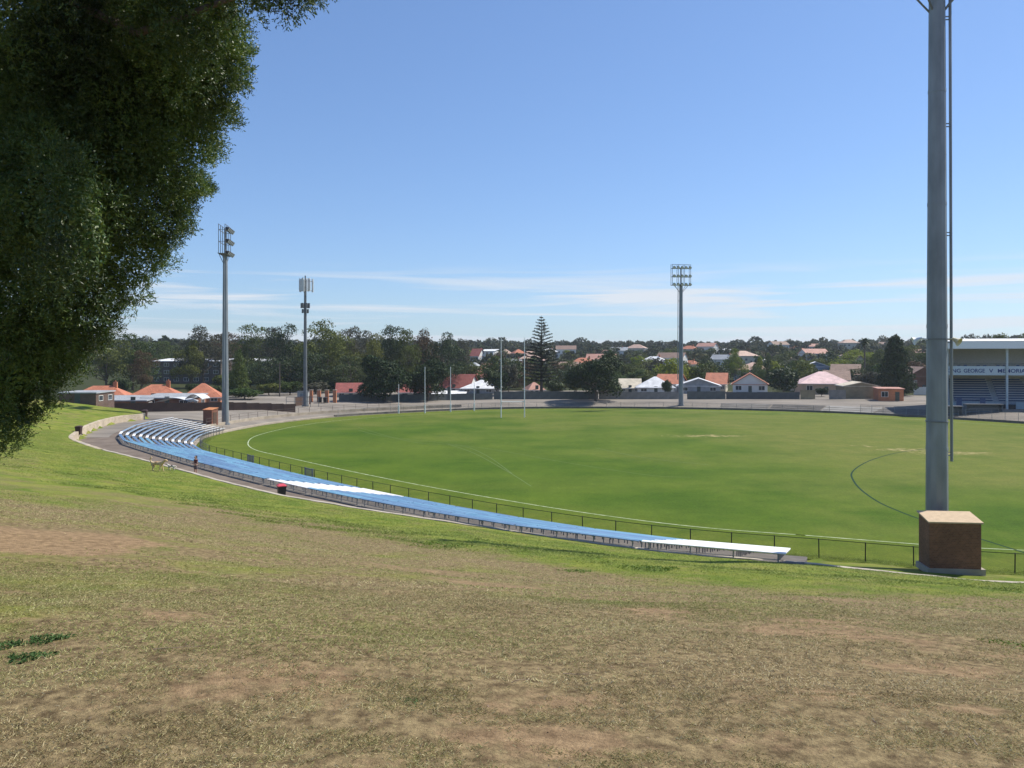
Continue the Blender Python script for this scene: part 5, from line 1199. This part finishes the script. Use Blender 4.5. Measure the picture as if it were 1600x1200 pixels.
# twigs
tw = mat('twig_bark', (.20,.14,.09), .9, c2=(.34,.26,.18), scale=20)
for i, (a, b, L_, an, lab) in enumerate(((905,1060,.26,-12,'thin straight twig lying on the dry grass right of centre'),(815,1074,.16,20,'short forked twig left of the straight twig'),(1520,1165,.15,80,'curled pale twig at the lower right corner'),(103,1060,.18,60,'pale straw stalk below the weed patches'),(1160,1000,.12,-30,'tiny bent twig on the brown slope'),(280,1020,.4,10,'long thin twig near the left weeds'))):
    q = hit(a, b); rg = np.random.default_rng(i); m_ = MB(); p0 = Vector((-L_/2,0,.012))
    for k in range(5):
        p1 = Vector((-L_/2+L_*(k+1)/5, float(rg.normal(0,.008)), .012+float(rg.uniform(0,.01)))); m_.tube(p0, p1, .0035*(1.2-k*.15), .0035*(1.05-k*.15), n=5); 
        if k == 2: m_.tube(p1, p1+Vector((L_*.2, L_*.15, .01)), .002, .001, n=4)
        p0 = p1
    o = m_.build('twig', tw, None); o.location = q+Vector((0,0,.012)); o.rotation_euler = (0, 0, R(an)); tag(o, lab, 'twig')

# ------------------------------------------------------------------ person and dogs
def skin(name, verts, edges, radii, m, parent, sub=2):
    me = D.meshes.new(name); me.from_pydata(verts, edges, []); o = D.objects.new(name, me); COL.objects.link(o)
    sk = o.modifiers.new('s', 'SKIN'); su = o.modifiers.new('u', 'SUBSURF'); su.levels = su.render_levels = sub
    for i, rr_ in enumerate(radii): me.skin_vertices[0].data[i].radius = rr_ if isinstance(rr_, tuple) else (rr_, rr_)
    me.skin_vertices[0].data[0].use_root = True; bpy.context.view_layer.update()
    nm = D.meshes.new_from_object(o.evaluated_get(bpy.context.evaluated_depsgraph_get())); D.objects.remove(o); nm.materials.clear(); nm.materials.append(m)
    nm.polygons.foreach_set('use_smooth', [True]*len(nm.polygons)); k = D.objects.new(name, nm); link(k, parent); return k
skinm = mat('skin', (.46,.28,.20), .6, var=.05); shirt = mat('maroon_top', (.10,.022,.03), .8); shorts = mat('patterned_shorts', (.05,.045,.06), .9, c2=(.22,.18,.19), scale=25, obj=True); hair = mat('dark_hair', (.02,.013,.01), .6)
dk = 65.6; pp = pt(306, 740, dk); pr = empty('person', (pp.x, dk, 1.75), 'person in a dark red top and short trousers looking down beside the kerb', 'person', rz=R(-35))
S_ = 1.64/1.72
bv = [(0,0,.93),(0,0,1.05),(0,.0,1.22),(0,.01,1.40),(0,0,1.47),(0,-.03,1.55),(0,-.05,1.63),(0,-.05,1.70),
      (.09,0,.88),(.10,-.02,.50),(.10,.02,.09),(.10,-.13,.035),(-.09,0,.88),(-.10,-.05,.50),(-.11,.03,.09),(-.11,-.12,.035),
      (.19,.0,1.38),(.23,.0,1.10),(.12,-.22,1.06),(-.19,.0,1.38),(-.24,-.02,1.10),(-.13,-.24,1.08),
      (.09,-.28,1.07),(-.10,-.30,1.09)]
be = [(0,1),(1,2),(2,3),(3,4),(4,5),(5,6),(6,7),(0,8),(8,9),(9,10),(10,11),(0,12),(12,13),(13,14),(14,15),(3,16),(16,17),(17,18),(3,19),(19,20),(20,21),(18,22),(21,23)]
br = [(.14,.10),(.125,.09),(.14,.10),(.15,.09),.055,.075,.10,.075,.085,.058,.038,.035,.085,.058,.038,.035,.058,.042,.032,.058,.042,.032,.030,.030]
bv = [(a*S_, b*S_, c*S_) for a, b, c in bv]
skin('body', bv, be, br, skinm, pr)
g = lambda L_: [(a*S_, b*S_, c*S_) for a, b, c in L_]
skin('top', g([(0,0,.98),(0,0,1.1),(0,0,1.25),(0,.01,1.40),(.17,0,1.39),(.215,0,1.24),(-.17,0,1.39),(-.22,-.01,1.24)]), [(0,1),(1,2),(2,3),(3,4),(4,5),(3,6),(6,7)], [(.16,.12),(.15,.11),(.165,.12),(.165,.105),.08,.062,.08,.062], shirt, pr)
skin('shorts', g([(0,0,.97),(.09,0,.86),(.10,-.02,.55),(-.09,0,.86),(-.10,-.04,.55)]), [(0,1),(1,2),(0,3),(3,4)], [(.15,.115),.108,.085,.108,.085], shorts, pr)
skin('hair', g([(0,-.02,1.755),(0,.05,1.68),(0,.055,1.55),(0,.05,1.44)]), [(0,1),(1,2),(2,3)], [.075,.105,.075,.05], hair, pr)
def head_bits():
    for x in (.035, -.035): MB().box(x*S_-.012, -.148, 1.63*S_-.008, x*S_+.012, -.14, 1.63*S_+.008).build('eye', hair, pr)
head_bits()
for sx, (hx, hy, hz) in ((1, (.09,-.28,1.07)), (-1, (-.10,-.30,1.09))):
    fm = MB()
    for k in range(4): fm.tube((hx*S_+(k-1.5)*.017, hy*S_-.02, hz*S_), (hx*S_+(k-1.5)*.019-sx*.01, hy*S_-.075-.006*(k % 2), hz*S_-.02), .008, .006, n=6)
    fm.tube((hx*S_-sx*.025, hy*S_, hz*S_), (hx*S_-sx*.055, hy*S_-.04, hz*S_), .009, .007, n=6); fm.build('fingers', skinm, pr)
for x in (.10, -.11): MB().box(x*S_-.045, -.20, 0, x*S_+.045, .07, .075).build('shoe', white, pr)
def dog(label, loc, yaw, s, m, m2, tailup):
    r = empty('dog', loc, label, 'dog', rz=yaw, s=s)
    v = [(-.30,0,.50),(-.05,0,.50),(.24,0,.50),(.40,0,.60),(.50,0,.70),(.60,0,.70),(.72,0,.665),
         (-.33,.09,.42),(-.26,.10,.28),(-.40,.10,.17),(-.36,.10,.03),(-.31,.10,.02),
         (-.33,-.09,.42),(-.22,-.10,.28),(-.30,-.10,.16),(-.22,-.10,.03),(-.17,-.10,.02),
         (.27,.09,.40),(.30,.09,.22),(.36,.09,.03),(.41,.09,.02),(.27,-.09,.40),(.24,-.09,.22),(.18,-.09,.05),(.23,-.09,.03),
         (-.42,0,.56)]+([(-.50,0,.70),(-.47,0,.84),(-.38,0,.90)] if tailup else [(-.50,0,.54),(-.58,0,.42),(-.62,0,.36)])
    e_ = [(0,1),(1,2),(2,3),(3,4),(4,5),(5,6),(0,7),(7,8),(8,9),(9,10),(10,11),(0,12),(12,13),(13,14),(14,15),(15,16),(2,17),(17,18),(18,19),(19,20),(2,21),(21,22),(22,23),(23,24),(0,25),(25,26),(26,27),(27,28)]
    rd = [(.13,.12),(.115,.115),(.155,.13),(.10,.09),.075,.085,.04,.075,.05,.03,.027,.025,.075,.05,.03,.027,.025,.06,.036,.027,.026,.06,.036,.027,.026,.05,.04,.055,.045]
    skin('body', v, e_, rd, m, r)
    for sy in (1, -1): MB().add([(.55,sy*.05,.78),(.50,sy*.085,.76),(.53,sy*.10,.66),(.58,sy*.09,.70),(.54,sy*.07,.72)], [(0,1,4),(1,2,4),(2,3,4),(3,0,4),(3,2,1,0)]).build('ear', m2, r)
    skin('coat_patch', [(-.22,0,.53),(-.05,0,.55),(.08,0,.54)], [(0,1),(1,2)], [(.115,.09),(.12,.09),(.11,.09)], m2, r)
    MB().tube((.745,0,.672), (.765,0,.672), .022, n=8).build('nose', hair, r)
gold = mat('golden_fur', (.52,.36,.19), .9, c2=(.66,.50,.30), scale=9, obj=True); gold2 = mat('tan_fur', (.42,.26,.13), .9); wfur = mat('white_fur', (.62,.56,.5), .9, var=.1); bfur = mat('black_fur', (.03,.025,.025), .9)
q = hit(246, 736.5); dog('large golden dog with raised curled tail on the grass', q, R(-8), 1.18, gold, gold2, True)
q = hit(268, 736.2); dog('small white dog with dark back facing the golden dog', q, R(168), .72, wfur, bfur, False)

# ------------------------------------------------------------------ haze over the whole place
HAZE = 0.00014
if HAZE:
    o = MB().box(-2650,-65,-2,2650,3050,75).build('haze', mat('haze_tmp', (1,1,1)), None); tag(o, 'thin pale haze over the distance', 'haze', kind='stuff')
    m = D.materials.new('haze_air'); m.use_nodes = True; nt = m.node_tree; nt.nodes.clear(); ou = N(nt, 'ShaderNodeOutputMaterial'); pv = N(nt, 'ShaderNodeVolumePrincipled')
    pv.inputs['Color'].default_value = (.80,.88,1,1); pv.inputs['Density'].default_value = HAZE; pv.inputs['Anisotropy'].default_value = .2; nt.links.new(pv.outputs[0], ou.inputs['Volume']); o.data.materials.clear(); o.data.materials.append(m)
